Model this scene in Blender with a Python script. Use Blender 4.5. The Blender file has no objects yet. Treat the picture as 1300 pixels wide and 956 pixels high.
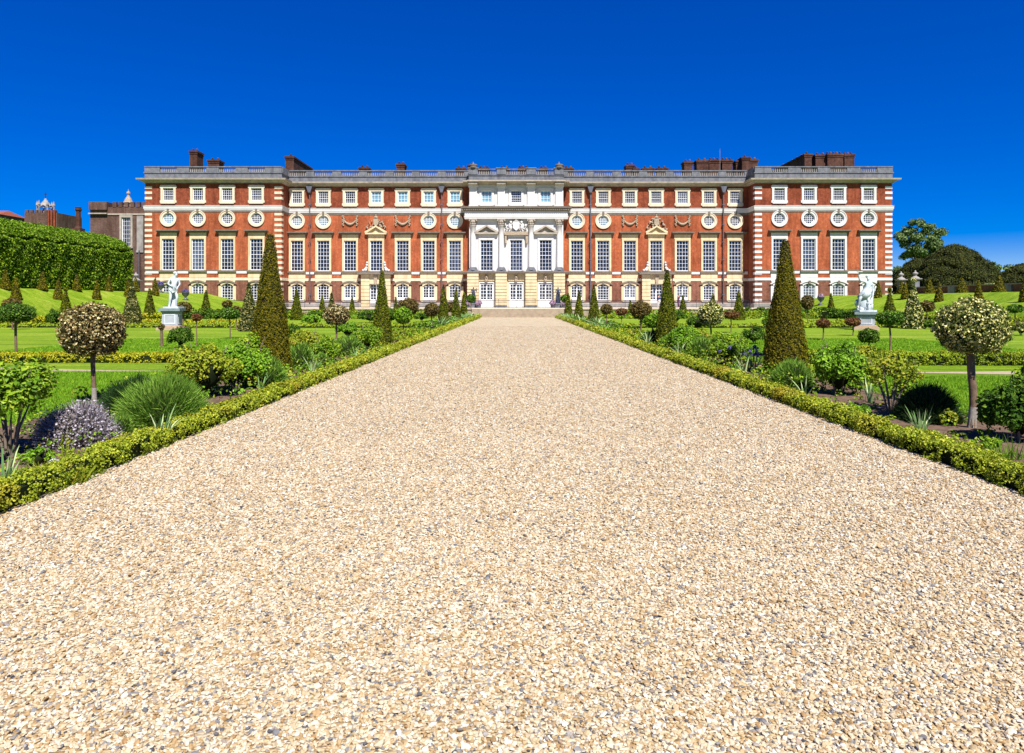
import bpy, math, random
import numpy as np
from mathutils import Matrix, Vector

random.seed(7)
RNG = np.random.default_rng(11)
C = bpy.context.scene.collection
F = 867.0                      # focal length in pixels of the 1300 px wide photograph
VX, VY, EYE = 656.0, 384.0, 1.6


def wx(px, d):
    return (px - VX) * d / F


def wz(py, d):
    return EYE - (py - VY) * d / F


# ------------------------------------------------------------------ geometry collector
class Geo:
    def __init__(self):
        self.v, self.f, self.n = [], [], 0

    def add(self, v, f, mat=0, tint=0.5, smooth=False):
        v = np.asarray(v, dtype=np.float64).reshape(-1, 3)
        f = np.asarray(f, dtype=np.int64)
        t = np.broadcast_to(np.asarray(tint, dtype=np.float64), (len(f),))
        self.f.append((f + self.n, mat, t, smooth))
        self.v.append(v)
        self.n += len(v)

    def box(self, x0, x1, y0, y1, z0, z1, mat=0, tint=0.5):
        v = [(x0, y0, z0), (x1, y0, z0), (x1, y1, z0), (x0, y1, z0), (x0, y0, z1), (x1, y0, z1), (x1, y1, z1), (x0, y1, z1)]
        f = [(0, 3, 2, 1), (4, 5, 6, 7), (0, 1, 5, 4), (1, 2, 6, 5), (2, 3, 7, 6), (3, 0, 4, 7)]
        self.add(v, f, mat, tint)

    def prism(self, poly, y0, y1, mat=0):
        """polygon in x,z (counter-clockwise seen from -y) extruded from y0 (front) to y1"""
        p = np.asarray(poly, float)
        k = len(p)
        a = np.c_[p[:, 0], np.full(k, y0), p[:, 1]]
        b = np.c_[p[:, 0], np.full(k, y1), p[:, 1]]
        v = np.r_[a, b]
        self.add(v, [list(range(k))], mat)
        self.n -= len(v); self.v.pop()
        self.add(v, [list(range(2 * k - 1, k - 1, -1))], mat)
        self.n -= len(v); self.v.pop()
        i = np.arange(k); j = (i + 1) % k
        self.add(v, np.c_[i, i + k, j + k, j], mat)

    def strip(self, inner, outer, y0, y1, mat=0, closed=False):
        """band between two x,z polylines of equal length, extruded"""
        a, b = np.asarray(inner, float), np.asarray(outer, float)
        k = len(a)
        def lift(p, y): return np.c_[p[:, 0], np.full(k, y), p[:, 1]]
        v = np.r_[lift(a, y0), lift(b, y0), lift(a, y1), lift(b, y1)]
        i = np.arange(k if closed else k - 1); j = (i + 1) % k
        f = np.r_[np.c_[i, j, j + k, i + k], np.c_[i + 2 * k, i + 3 * k, j + 3 * k, j + 2 * k],
                  np.c_[i, i + 2 * k, j + 2 * k, j], np.c_[i + k, j + k, j + 3 * k, i + 3 * k]]
        self.add(v, f, mat)
        if not closed:
            self.add(v[[0, k, 3 * k, 2 * k]], [(0, 1, 2, 3)], mat)
            self.add(v[[k - 1, 3 * k - 1, 4 * k - 1, 2 * k - 1]], [(0, 1, 2, 3)], mat)

    def lathe(self, prof, x=0, y=0, z=0, seg=12, mat=0, smooth=True, squash=1.0):
        pr = np.asarray(prof, float)
        m = len(pr)
        a = np.linspace(0, 2 * np.pi, seg, endpoint=False)
        v = np.stack([x + np.outer(pr[:, 0], np.cos(a)), y + squash * np.outer(pr[:, 0], np.sin(a)), z + np.repeat(pr[:, 1:2], seg, 1)], -1).reshape(-1, 3)
        i, j = np.meshgrid(np.arange(m - 1), np.arange(seg), indexing='ij')
        i, j = i.ravel(), j.ravel(); jn = (j + 1) % seg
        self.add(v, np.c_[i * seg + j, i * seg + jn, (i + 1) * seg + jn, (i + 1) * seg + j], mat, smooth=smooth)

    def ball(self, c, r, mat=0, seg=10, rings=7, jit=0.0, rot=None):
        th = np.linspace(0.02, np.pi - 0.02, rings)
        a = np.linspace(0, 2 * np.pi, seg, endpoint=False)
        u = np.stack([np.outer(np.sin(th), np.cos(a)), np.outer(np.sin(th), np.sin(a)), np.repeat(np.cos(th)[:, None], seg, 1)], -1).reshape(-1, 3)
        if jit: u = u * (1 + jit * (RNG.random((len(u), 1)) - .5))
        u = u * np.asarray(r, float)
        if rot is not None:
            ca, sa = math.cos(rot), math.sin(rot)
            u = np.c_[u[:, 0] * ca - u[:, 2] * sa, u[:, 1], u[:, 0] * sa + u[:, 2] * ca]
        v = u + np.asarray(c, float)
        i, j = np.meshgrid(np.arange(rings - 1), np.arange(seg), indexing='ij')
        i, j = i.ravel(), j.ravel(); jn = (j + 1) % seg
        self.add(v, np.c_[i * seg + j, (i + 1) * seg + j, (i + 1) * seg + jn, i * seg + jn], mat, smooth=True)

    def tube(self, pts, rad, seg=6, mat=0, cap=True):
        p = np.asarray(pts, float); k = len(p)
        r = np.broadcast_to(np.asarray(rad, float), (k,))
        t = np.gradient(p, axis=0); t /= np.linalg.norm(t, axis=1, keepdims=True) + 1e-9
        ref = np.where(np.abs(t[:, 2:3]) > .9, np.array([[1., 0, 0]]), np.array([[0, 0, 1.]]))
        b = np.cross(t, ref); b /= np.linalg.norm(b, axis=1, keepdims=True) + 1e-9
        c = np.cross(b, t)
        a = np.linspace(0, 2 * np.pi, seg, endpoint=False)
        v = (p[:, None, :] + r[:, None, None] * (np.cos(a)[None, :, None] * b[:, None, :] + np.sin(a)[None, :, None] * c[:, None, :])).reshape(-1, 3)
        i, j = np.meshgrid(np.arange(k - 1), np.arange(seg), indexing='ij')
        i, j = i.ravel(), j.ravel(); jn = (j + 1) % seg
        self.add(v, np.c_[i * seg + j, i * seg + jn, (i + 1) * seg + jn, (i + 1) * seg + j], mat, smooth=True)
        if cap:
            self.add(v[-seg:], [list(range(seg))], mat)

    def sweep(self, line, prof, mat=0):
        """profile (outward offset, z) swept along an open plan polyline; outward is to the right of travel"""
        L = np.asarray(line, float); k = len(L)
        d = np.diff(L, axis=0); d /= np.linalg.norm(d, axis=1, keepdims=True)
        nr = np.c_[d[:, 1], -d[:, 0]]
        off = np.zeros_like(L)
        off[0], off[-1] = nr[0], nr[-1]
        for i in range(1, k - 1):
            s = nr[i - 1] + nr[i]
            off[i] = s / max(1e-6, np.dot(s, nr[i]))
        P = np.asarray(prof, float); m = len(P)
        v = np.zeros((k, m, 3))
        v[:, :, :2] = L[:, None, :] + off[:, None, :] * P[None, :, 0:1]
        v[:, :, 2] = P[None, :, 1]
        i, j = np.meshgrid(np.arange(k - 1), np.arange(m - 1), indexing='ij')
        i, j = i.ravel(), j.ravel()
        self.add(v.reshape(-1, 3), np.c_[i * m + j, (i + 1) * m + j, (i + 1) * m + j + 1, i * m + j + 1], mat)

    # ---- foliage
    def leaves(self, p, nrm, size, aspect=.6, tilt=.6, mat=0, tint=None, fold=True):
        p = np.asarray(p, float); N = len(p)
        n = np.asarray(nrm, float) + RNG.normal(0, tilt, (N, 3))
        n /= np.linalg.norm(n, axis=1, keepdims=True) + 1e-9
        t = np.cross(n, RNG.normal(0, 1, (N, 3))); t /= np.linalg.norm(t, axis=1, keepdims=True) + 1e-9
        b = np.cross(n, t)
        s = np.broadcast_to(np.asarray(size, float), (N,))[:, None] * (0.65 + .7 * RNG.random((N, 1)))
        lift = n * s * .13
        v = np.stack([p - t * s * .5, p + b * s * .5 * aspect + lift - t * s * .05, p + t * s * .5, p - b * s * .5 * aspect + lift - t * s * .05], 1).reshape(-1, 3)
        i = np.arange(N)[:, None] * 4
        self.add(v, i + np.array([[0, 1, 2, 3]]), mat, RNG.random(N) if tint is None else tint)

    def blades(self, base, tip, width, mat=0, tint=None):
        base, tip = np.asarray(base, float), np.asarray(tip, float); N = len(base)
        d = tip - base
        s = np.cross(d, RNG.normal(0, 1, (N, 3))); s /= np.linalg.norm(s, axis=1, keepdims=True) + 1e-9
        w = np.broadcast_to(np.asarray(width, float), (N,))[:, None]
        v = np.stack([base - s * w * .5, base + s * w * .5, tip], 1).reshape(-1, 3)
        i = np.arange(N)[:, None] * 3
        self.add(v, i + np.array([[0, 1, 2]]), mat, RNG.random(N) if tint is None else tint)

    def mesh(self, name, mats):
        me = bpy.data.meshes.new(name)
        V = np.concatenate(self.v) if self.v else np.zeros((0, 3))
        loops = np.concatenate([f.ravel() for f, _, _, _ in self.f])
        tot = np.concatenate([np.full(len(f), f.shape[1]) for f, _, _, _ in self.f])
        mi = np.concatenate([np.full(len(f), m) for f, m, _, _ in self.f])
        ti = np.concatenate([t for _, _, t, _ in self.f])
        sm = np.concatenate([np.full(len(f), s) for f, _, _, s in self.f])
        me.vertices.add(len(V)); me.vertices.foreach_set('co', V.astype(np.float32).ravel())
        me.loops.add(len(loops)); me.loops.foreach_set('vertex_index', loops.astype(np.int32))
        me.polygons.add(len(tot))
        st = np.concatenate([[0], np.cumsum(tot)[:-1]])
        me.polygons.foreach_set('loop_start', st.astype(np.int32))
        me.polygons.foreach_set('loop_total', tot.astype(np.int32))
        me.polygons.foreach_set('material_index', mi.astype(np.int32))
        me.polygons.foreach_set('use_smooth', sm.astype(bool))
        at = me.attributes.new('tint', 'FLOAT', 'FACE')
        at.data.foreach_set('value', ti.astype(np.float32))
        for m in (mats if isinstance(mats, (list, tuple)) else [mats]): me.materials.append(m)
        me.update(calc_edges=True)
        return me


def tag(o, label=None, cat=None, group=None, kind=None):
    for k, v in (('label', label), ('category', cat), ('group', group), ('kind', kind)):
        if v: o[k] = v
    return o


def put(name, geo, mats, parent=None, loc=(0, 0, 0), rz=0):
    me = geo if isinstance(geo, bpy.types.Mesh) else geo.mesh(name, mats)
    o = bpy.data.objects.new(name, me); C.objects.link(o)
    o.location = loc; o.rotation_euler.z = rz
    if parent: o.parent = parent
    return o


def empty(name, loc, label, cat, group=None, rz=0):
    o = bpy.data.objects.new(name, None); C.objects.link(o)
    o.location = loc; o.rotation_euler.z = rz; o.empty_display_size = .2
    return tag(o, label, cat, group)


def copy_tree(o, parent=None):
    c = o.copy(); C.objects.link(c)
    if parent: c.parent = parent
    for ch in list(o.children): copy_tree(ch, c)
    return c


# ------------------------------------------------------------------ materials
def new_mat(name):
    m = bpy.data.materials.new(name); m.use_nodes = True
    nt = m.node_tree
    b = nt.nodes['Principled BSDF']
    return m, nt, b


def N(nt, t, **kw):
    n = nt.nodes.new(t)
    for k, v in kw.items(): setattr(n, k, v)
    return n


def ramp(nt, stops, interp='LINEAR'):
    r = N(nt, 'ShaderNodeValToRGB'); r.color_ramp.interpolation = interp
    el = r.color_ramp.elements
    while len(el) < len(stops): el.new(.5)
    for e, (p, c) in zip(el, stops): e.position = p; e.color = (*c, 1)
    return r


def coords(nt, xy=None):
    g = N(nt, 'ShaderNodeNewGeometry')
    return g.outputs['Position']


def noise(nt, scale, detail=4, rough=.6, vec=None):
    n = N(nt, 'ShaderNodeTexNoise'); n.inputs['Scale'].default_value = scale
    n.inputs['Detail'].default_value = detail; n.inputs['Roughness'].default_value = rough
    nt.links.new(vec if vec else coords(nt), n.inputs['Vector'])
    return n


def mix(nt, fac, a, b, mode='MIX'):
    m = N(nt, 'ShaderNodeMix', data_type='RGBA', blend_type=mode)
    for s, v in ((0, fac), (6, a), (7, b)):
        if hasattr(v, 'links') or isinstance(v, bpy.types.NodeSocket): nt.links.new(v, m.inputs[s])
        elif isinstance(v, (int, float)): m.inputs[s].default_value = v
        else: m.inputs[s].default_value = (*v, 1)
    return m.outputs[2]


def bump(nt, b, height, strength=.4, dist=.02):
    n = N(nt, 'ShaderNodeBump'); n.inputs['Strength'].default_value = strength; n.inputs['Distance'].default_value = dist
    nt.links.new(height, n.inputs['Height']); nt.links.new(n.outputs[0], b.inputs['Normal'])


def plain(name, col, rough=.7, metal=0, var=.25, scale=3.0, stain=None, bmp=.2, spec=.3):
    m, nt, b = new_mat(name)
    n1 = noise(nt, scale, 6, .65)
    dark = tuple(c * (1 - var) for c in col); lite = tuple(min(1, c * (1 + var * .6)) for c in col)
    r = ramp(nt, [(.3, dark), (.7, lite)]); nt.links.new(n1.outputs[0], r.inputs[0])
    out = r.outputs[0]
    if stain:
        mp = N(nt, 'ShaderNodeMapping'); mp.inputs['Scale'].default_value = (1, 1, .12)
        nt.links.new(coords(nt), mp.inputs[0])
        n2 = noise(nt, 1.6, 5, .7, mp.outputs[0])
        rr = ramp(nt, [(.5, (0, 0, 0)), (.75, (1, 1, 1))]); nt.links.new(n2.outputs[0], rr.inputs[0])
        out = mix(nt, rr.outputs[0], out, stain)
    nt.links.new(out, b.inputs['Base Color'])
    b.inputs['Roughness'].default_value = rough; b.inputs['Metallic'].default_value = metal
    b.inputs['Specular IOR Level'].default_value = spec
    if bmp: bump(nt, b, noise(nt, scale * 8, 4).outputs[0], bmp, .01)
    return m


def brick(name, c1, c2, mortar, blotch):
    m, nt, b = new_mat(name)
    sx = N(nt, 'ShaderNodeSeparateXYZ'); nt.links.new(coords(nt), sx.inputs[0])
    ad = N(nt, 'ShaderNodeMath'); nt.links.new(sx.outputs[0], ad.inputs[0]); nt.links.new(sx.outputs[1], ad.inputs[1])
    cb = N(nt, 'ShaderNodeCombineXYZ'); nt.links.new(ad.outputs[0], cb.inputs[0]); nt.links.new(sx.outputs[2], cb.inputs[1])
    t = N(nt, 'ShaderNodeTexBrick'); nt.links.new(cb.outputs[0], t.inputs['Vector'])
    t.inputs['Color1'].default_value = (*c1, 1); t.inputs['Color2'].default_value = (*c2, 1); t.inputs['Mortar'].default_value = (*mortar, 1)
    t.inputs['Scale'].default_value = 1; t.inputs['Mortar Size'].default_value = .008
    t.inputs['Brick Width'].default_value = .23; t.inputs['Row Height'].default_value = .075
    n1 = noise(nt, 3.2, 7, .75)
    r = ramp(nt, [(.36, blotch), (.52, (.8, .8, .8)), (.66, (1.18, 1.12, 1.05))]); nt.links.new(n1.outputs[0], r.inputs[0])
    o1 = mix(nt, 1.0, t.outputs[0], r.outputs[0], 'MULTIPLY')
    n2 = noise(nt, .45, 4, .6)
    r2 = ramp(nt, [(.35, (.72, .66, .62)), (.65, (1.1, 1.1, 1.1))]); nt.links.new(n2.outputs[0], r2.inputs[0])
    mp = N(nt, 'ShaderNodeMapping'); mp.inputs['Scale'].default_value = (1.4, 1.4, .14); nt.links.new(coords(nt), mp.inputs[0])
    n3 = noise(nt, 1.5, 6, .7, mp.outputs[0]); r3 = ramp(nt, [(.38, (.74, .70, .68)), (.56, (1.04, 1.04, 1.04))]); nt.links.new(n3.outputs[0], r3.inputs[0])
    o2 = mix(nt, 1.0, o1, r2.outputs[0], 'MULTIPLY')
    nt.links.new(mix(nt, 1.0, o2, r3.outputs[0], 'MULTIPLY'), b.inputs['Base Color'])
    b.inputs['Roughness'].default_value = .9; b.inputs['Specular IOR Level'].default_value = .15
    return m


def leafmat(name, stops, rough=.55, trans=.25, spec=.3, patch=None):
    m, nt, b = new_mat(name)
    a = N(nt, 'ShaderNodeAttribute', attribute_name='tint')
    r = ramp(nt, stops); nt.links.new(a.outputs['Fac'], r.inputs[0])
    out = r.outputs[0]
    if patch:
        n1 = noise(nt, patch[0], 3); rr = ramp(nt, [(.52, (0, 0, 0)), (.7, (patch[2],) * 3)]); nt.links.new(n1.outputs[0], rr.inputs[0])
        out = mix(nt, rr.outputs[0], out, patch[1])
    nt.links.new(out, b.inputs['Base Color'])
    b.inputs['Roughness'].default_value = rough + .08; b.inputs['Specular IOR Level'].default_value = spec * .42
    if trans:
        tr = N(nt, 'ShaderNodeBsdfTranslucent'); nt.links.new(out, tr.inputs[0])
        mx = N(nt, 'ShaderNodeMixShader'); mx.inputs[0].default_value = trans
        nt.links.new(b.outputs[0], mx.inputs[1]); nt.links.new(tr.outputs[0], mx.inputs[2])
        nt.links.new(mx.outputs[0], nt.nodes['Material Output'].inputs[0])
    return m


M = {}
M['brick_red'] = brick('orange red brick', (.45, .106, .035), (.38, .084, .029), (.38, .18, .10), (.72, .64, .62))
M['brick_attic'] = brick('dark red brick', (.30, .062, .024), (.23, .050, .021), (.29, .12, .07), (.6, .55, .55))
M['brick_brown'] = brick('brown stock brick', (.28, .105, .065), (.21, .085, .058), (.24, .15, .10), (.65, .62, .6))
M['brick_tudor'] = brick('old mauve brown brick', (.155, .085, .062), (.11, .062, .05), (.16, .12, .10), (.6, .6, .6))
M['brick_chim'] = brick('chimney brick', (.115, .046, .030), (.085, .036, .026), (.12, .08, .06), (.5, .5, .5))
M['yellow'] = plain('honey limestone', (.565, .465, .285), .85, var=.16, scale=1.5, stain=(.46, .31, .14), bmp=.1)
M['cream'] = plain('cream limestone', (.58, .50, .37), .85, var=.12, scale=1.5, stain=(.48, .36, .22), bmp=.1)
M['white'] = plain('white limestone', (.545, .53, .51), .85, var=.10, scale=1.2, stain=(.52, .49, .46), bmp=.1)
M['grey'] = plain('weathered grey stone', (.145, .15, .165), .9, var=.4, scale=2.2, stain=(.07, .072, .085))
M['cornice'] = plain('cornice stone', (.36, .31, .25), .9, var=.25, scale=2, stain=(.2, .18, .16))
M['hood'] = plain('lichened hood stone', (.17, .14, .11), .9, var=.35, scale=4)
M['carve'] = plain('carved stone', (.34, .27, .19), .9, var=.45, scale=6)
M['plinth'] = plain('plinth stone', (.27, .25, .23), .9, var=.3, scale=1.5, stain=(.14, .13, .12))
M['paint'] = plain('white sash paint', (.72, .72, .72), .45, var=.05, bmp=0)
M['glass'] = plain('dark window glass', (.012, .014, .022), .06, var=.5, scale=1.2, bmp=0, spec=.6)
M['blind'] = plain('glass with pale blind', (.16, .30, .38), .12, var=.3, scale=.9, bmp=0, spec=.6)
M['lead'] = plain('dark lead', (.11, .115, .14), .5, var=.3, metal=.3)
M['iron'] = plain('black iron', (.015, .015, .017), .5, var=.3, bmp=0)
M['marble'] = plain('weathered white marble', (.50, .54, .56), .6, var=.22, scale=5, stain=(.20, .25, .28), bmp=.5)
M['pedestal'] = plain('pale blue grey stone', (.33, .35, .38), .8, var=.2, scale=3, stain=(.22, .24, .27))
M['pedcap'] = plain('green grey stone cap', (.17, .22, .22), .8, var=.3, scale=5)
M['sandstone'] = plain('sandy plinth stone', (.40, .29, .19), .9, var=.25, scale=4)
M['bronze'] = plain('dark blue bronze', (.055, .065, .10), .45, var=.5, scale=6, metal=.25)
M['step'] = plain('tan step stone', (.31, .245, .165), .9, var=.2, scale=2, stain=(.20, .15, .10))
M['bark'] = plain('grey brown bark', (.16, .105, .065), .9, var=.45, scale=14, bmp=.8)
M['bark_pale'] = plain('lichened pale bark', (.30, .27, .23), .9, var=.45, scale=18, bmp=.8)
M['stem'] = plain('grey woody stem', (.20, .16, .12), .9, var=.3, scale=10)
M['roof'] = plain('grey lead roof', (.10, .105, .115), .7, var=.2)
M['slate'] = plain('red tile roof', (.24, .07, .04), .9, var=.3, scale=4)

# foliage colours (tint is random per leaf)
M['yew'] = leafmat('yew olive', [(0, (.036, .042, .002)), (.4, (.108, .108, .004)), (.8, (.18, .155, .006)), (1, (.26, .195, .010))], .6, .2)
M['yew_green'] = leafmat('yew green', [(0, (.030, .050, .002)), (.5, (.095, .125, .004)), (1, (.21, .21, .010))], .6, .2)
M['yew_dark'] = leafmat('old yew', [(0, (.010, .015, .004)), (.6, (.044, .056, .010)), (1, (.10, .10, .018))], .6, .15)
M['holly_brown'] = leafmat('variegated holly russet', [(0, (.02, .016, .004)), (.28, (.06, .055, .010)), (.45, (.14, .085, .030)), (.65, (.29, .20, .075)), (.85, (.43, .39, .15)), (1, (.66, .54, .30))], .4, .1, .3)
M['holly_cream'] = leafmat('variegated holly cream', [(0, (.014, .03, .004)), (.35, (.055, .085, .010)), (.5, (.20, .22, .04)), (.75, (.50, .47, .14)), (1, (.72, .67, .34))], .4, .1, .3)
M['holly_green'] = leafmat('variegated holly cone', [(0, (.02, .032, .004)), (.5, (.08, .09, .016)), (.8, (.22, .20, .05)), (1, (.40, .36, .14))], .35, .15, .5)
M['mop_green'] = leafmat('bay green', [(0, (.012, .040, .005)), (.5, (.055, .13, .013)), (1, (.20, .32, .04))], .5, .2, .15)
M['mop_brown'] = leafmat('box russet', [(0, (.04, .032, .008)), (.5, (.115, .08, .022)), (1, (.22, .17, .04))], .5, .2)
M['mop_red'] = leafmat('red leaf', [(0, (.07, .022, .015)), (.6, (.19, .07, .035)), (1, (.24, .17, .03))], .5, .3)
M['shrub'] = leafmat('rose shrub', [(0, (.026, .07, .005)), (.4, (.11, .22, .012)), (.8, (.26, .37, .022)), (1, (.40, .46, .04))], .35, .22, .25)
M['shrub_yellow'] = leafmat('yellow green shrub', [(0, (.045, .075, .006)), (.4, (.19, .26, .014)), (.8, (.32, .34, .025)), (.93, (.42, .40, .04)), (1, (.36, .20, .03))], .4, .22, .25)
M['shrub_dark'] = leafmat('deep green shrub', [(0, (.012, .038, .005)), (.6, (.055, .12, .010)), (1, (.18, .28, .03))], .5, .2, .15)
M['shrub_bright'] = leafmat('bright round shrub', [(0, (.03, .085, .005)), (.5, (.13, .27, .014)), (1, (.28, .44, .03))], .35, .22, .25)
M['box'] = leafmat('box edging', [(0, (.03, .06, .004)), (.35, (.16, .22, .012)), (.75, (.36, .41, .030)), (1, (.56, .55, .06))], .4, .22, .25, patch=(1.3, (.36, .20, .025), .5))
M['edge'] = leafmat('tinted edging', [(0, (.11, .13, .006)), (.5, (.34, .35, .014)), (1, (.52, .47, .03))], .5, .22, .2, patch=(1.0, (.36, .19, .02), .55))
M['edge_green'] = leafmat('green edging', [(0, (.07, .12, .006)), (.5, (.22, .30, .015)), (1, (.38, .42, .03))], .5, .22, .2, patch=(1.5, (.16, .16, .02), .5))
M['lav_green'] = leafmat('lavender green', [(0, (.03, .075, .006)), (.5, (.12, .25, .022)), (1, (.32, .48, .08))], .7, .2, .15)
M['lav_dark'] = leafmat('lavender dark', [(0, (.008, .025, .005)), (.6, (.026, .066, .014)), (1, (.08, .16, .04))], .6, .25)
M['lav_grey'] = leafmat('lavender grey mauve', [(0, (.085, .07, .05)), (.4, (.22, .185, .175)), (.75, (.37, .335, .375)), (1, (.58, .54, .60))], .7, .2)
M['iris'] = leafmat('iris leaf', [(0, (.10, .22, .06)), (.6, (.26, .42, .14)), (1, (.60, .64, .34))], .5, .3, .3)
M['hornbeam'] = leafmat('hornbeam', [(0, (.014, .042, .003)), (.35, (.070, .15, .006)), (.75, (.20, .32, .012)), (1, (.38, .48, .03))], .4, .3, .35)
M['hornbeam_top'] = leafmat('hornbeam new growth', [(0, (.04, .095, .004)), (.5, (.14, .26, .012)), (1, (.27, .39, .025))], .4, .35, .35)
M['tree'] = leafmat('deciduous leaf', [(0, (.05, .09, .03)), (.6, (.14, .22, .065)), (1, (.27, .34, .12))], .6, .3)
M['core'] = plain('shaded foliage core', (.014, .020, .006), 1, var=.3, bmp=0, spec=.05)  # solid plant core; shade between the leaves is put into its near-black colour
M['core_brown'] = plain('shaded brown core', (.030, .024, .010), 1, var=.3, bmp=0, spec=.05)  # brown version of the core, darkened to stand for shade inside the foliage
M['flower_white'] = leafmat('white petals', [(0, (.6, .6, .55)), (1, (.8, .8, .78))], .6, .2)
M['flower_yellow'] = leafmat('yellow petals', [(0, (.5, .32, .02)), (1, (.62, .48, .05))], .6, .2)
M['flower_mauve'] = leafmat('mauve petals', [(0, (.25, .14, .22)), (1, (.48, .34, .42))], .6, .2)
M['flower_violet'] = leafmat('violet petals', [(0, (.06, .05, .16)), (1, (.16, .14, .34))], .6, .2)
M['skin'] = plain('skin', (.45, .26, .18), .6, var=.05, bmp=0)
M['navy'] = plain('navy cloth', (.015, .03, .10), .9, var=.2, bmp=0)
M['pale_cloth'] = plain('pale cloth', (.48, .47, .46), .9, var=.1, bmp=0)
M['plum'] = plain('plum cloth', (.10, .04, .09), .9, var=.2, bmp=0)
M['hair'] = plain('dark hair', (.03, .02, .012), .7, var=.2, bmp=0)


def vary_glass(m):
    nt = m.node_tree; b = nt.nodes['Principled BSDF']
    oi = N(nt, 'ShaderNodeObjectInfo')
    r = ramp(nt, [(0, (.006, .008, .018)), (.55, (.014, .018, .036)), (.85, (.035, .045, .075)), (1, (.12, .14, .18))]); nt.links.new(oi.outputs['Random'], r.inputs[0])
    n1 = noise(nt, 1.3, 3); rr = ramp(nt, [(.35, (.55, .55, .55)), (.65, (1.5, 1.5, 1.5))]); nt.links.new(n1.outputs[0], rr.inputs[0])
    nt.links.new(mix(nt, 1, r.outputs[0], rr.outputs[0], 'MULTIPLY'), b.inputs['Base Color'])


vary_glass(M['glass'])


def lawn_material():
    m, nt, b = new_mat('mown lawn')
    mp = N(nt, 'ShaderNodeMapping'); mp.inputs['Scale'].default_value = (.16, 1.1, 1.1); nt.links.new(coords(nt), mp.inputs[0])
    n1 = noise(nt, .9, 6, .7, mp.outputs[0]); n2 = noise(nt, 7, 5, .7); n3 = noise(nt, 60, 4, .8)
    r1 = ramp(nt, [(.34, (.095, .175, .006)), (.48, (.165, .265, .012)), (.58, (.225, .31, .022)), (.68, (.31, .36, .06))]); nt.links.new(n1.outputs[0], r1.inputs[0])
    r2 = ramp(nt, [(.3, (.6, .65, .5)), (.7, (1.25, 1.2, 1.3))]); nt.links.new(n2.outputs[0], r2.inputs[0])
    r3 = ramp(nt, [(.3, (.55, .6, .5)), (.7, (1.3, 1.25, 1.3))]); nt.links.new(n3.outputs[0], r3.inputs[0])
    o = mix(nt, 1, mix(nt, 1, r1.outputs[0], r2.outputs[0], 'MULTIPLY'), r3.outputs[0], 'MULTIPLY')
    nt.links.new(o, b.inputs['Base Color']); b.inputs['Roughness'].default_value = .8; b.inputs['Specular IOR Level'].default_value = .1
    bump(nt, b, n3.outputs[0], .7, .03)
    return m


STONES = [(0, (.05, .05, .055)), (.035, (.15, .15, .155)), (.085, (.27, .25, .225)), (.14, (.28, .165, .065)), (.28, (.37, .265, .13)), (.50, (.44, .35, .22)), (.74, (.49, .42, .295)), (.92, (.54, .485, .38)), (1, (.60, .565, .49))]


def gravel_material():
    m, nt, b = new_mat('flint gravel')
    v = N(nt, 'ShaderNodeTexVoronoi'); v.inputs['Scale'].default_value = 50; nt.links.new(coords(nt), v.inputs['Vector'])
    sp = N(nt, 'ShaderNodeSeparateColor'); nt.links.new(v.outputs['Color'], sp.inputs[0])
    r = ramp(nt, STONES); nt.links.new(sp.outputs[0], r.inputs[0])
    n1 = noise(nt, .8, 4); r1 = ramp(nt, [(.3, (.93, .91, .87)), (.7, (1.08, 1.08, 1.06))]); nt.links.new(n1.outputs[0], r1.inputs[0])
    nt.links.new(mix(nt, 1, r.outputs[0], r1.outputs[0], 'MULTIPLY'), b.inputs['Base Color'])
    b.inputs['Roughness'].default_value = .85; b.inputs['Specular IOR Level'].default_value = .2
    iv = N(nt, 'ShaderNodeMath', operation='SUBTRACT'); iv.inputs[0].default_value = 1; nt.links.new(v.outputs['Distance'], iv.inputs[1])
    bump(nt, b, iv.outputs[0], .8, .02)
    return m


def stone_material():
    m, nt, b = new_mat('loose flint stone')
    a = N(nt, 'ShaderNodeAttribute', attribute_name='tint')
    r = ramp(nt, STONES); nt.links.new(a.outputs['Fac'], r.inputs[0])
    n1 = noise(nt, 90, 3); r1 = ramp(nt, [(.3, (.8, .78, .75)), (.7, (1.1, 1.1, 1.1))]); nt.links.new(n1.outputs[0], r1.inputs[0])
    nt.links.new(mix(nt, 1, r.outputs[0], r1.outputs[0], 'MULTIPLY'), b.inputs['Base Color'])
    b.inputs['Roughness'].default_value = .7; b.inputs['Specular IOR Level'].default_value = .3
    return m


M['lawn'] = lawn_material()
M['gravel'] = gravel_material()
M['stone'] = stone_material()
M['soil'] = plain('crumbly soil', (.145, .095, .065), .95, var=.5, scale=9, bmp=1.0, spec=.1)
M['sand'] = plain('pale sandy gravel', (.56, .48, .36), .95, var=.2, scale=5, bmp=.3, spec=.1)
M['walk'] = plain('buff walk gravel', (.36, .29, .20), .95, var=.3, scale=14, bmp=.5, spec=.1)
M['blade'] = leafmat('grass blade', [(0, (.06, .16, .004)), (.5, (.14, .31, .008)), (1, (.28, .44, .03))], .5, .3, .3)

# ------------------------------------------------------------------ terrain
ZL, ZR = 2.8, 2.5
PATH_L, PATH_R = -3.87, 4.19


def sstep(a, b, x):
    t = np.clip((x - a) / (b - a), 0, 1); return t * t * (3 - 2 * t)


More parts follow.
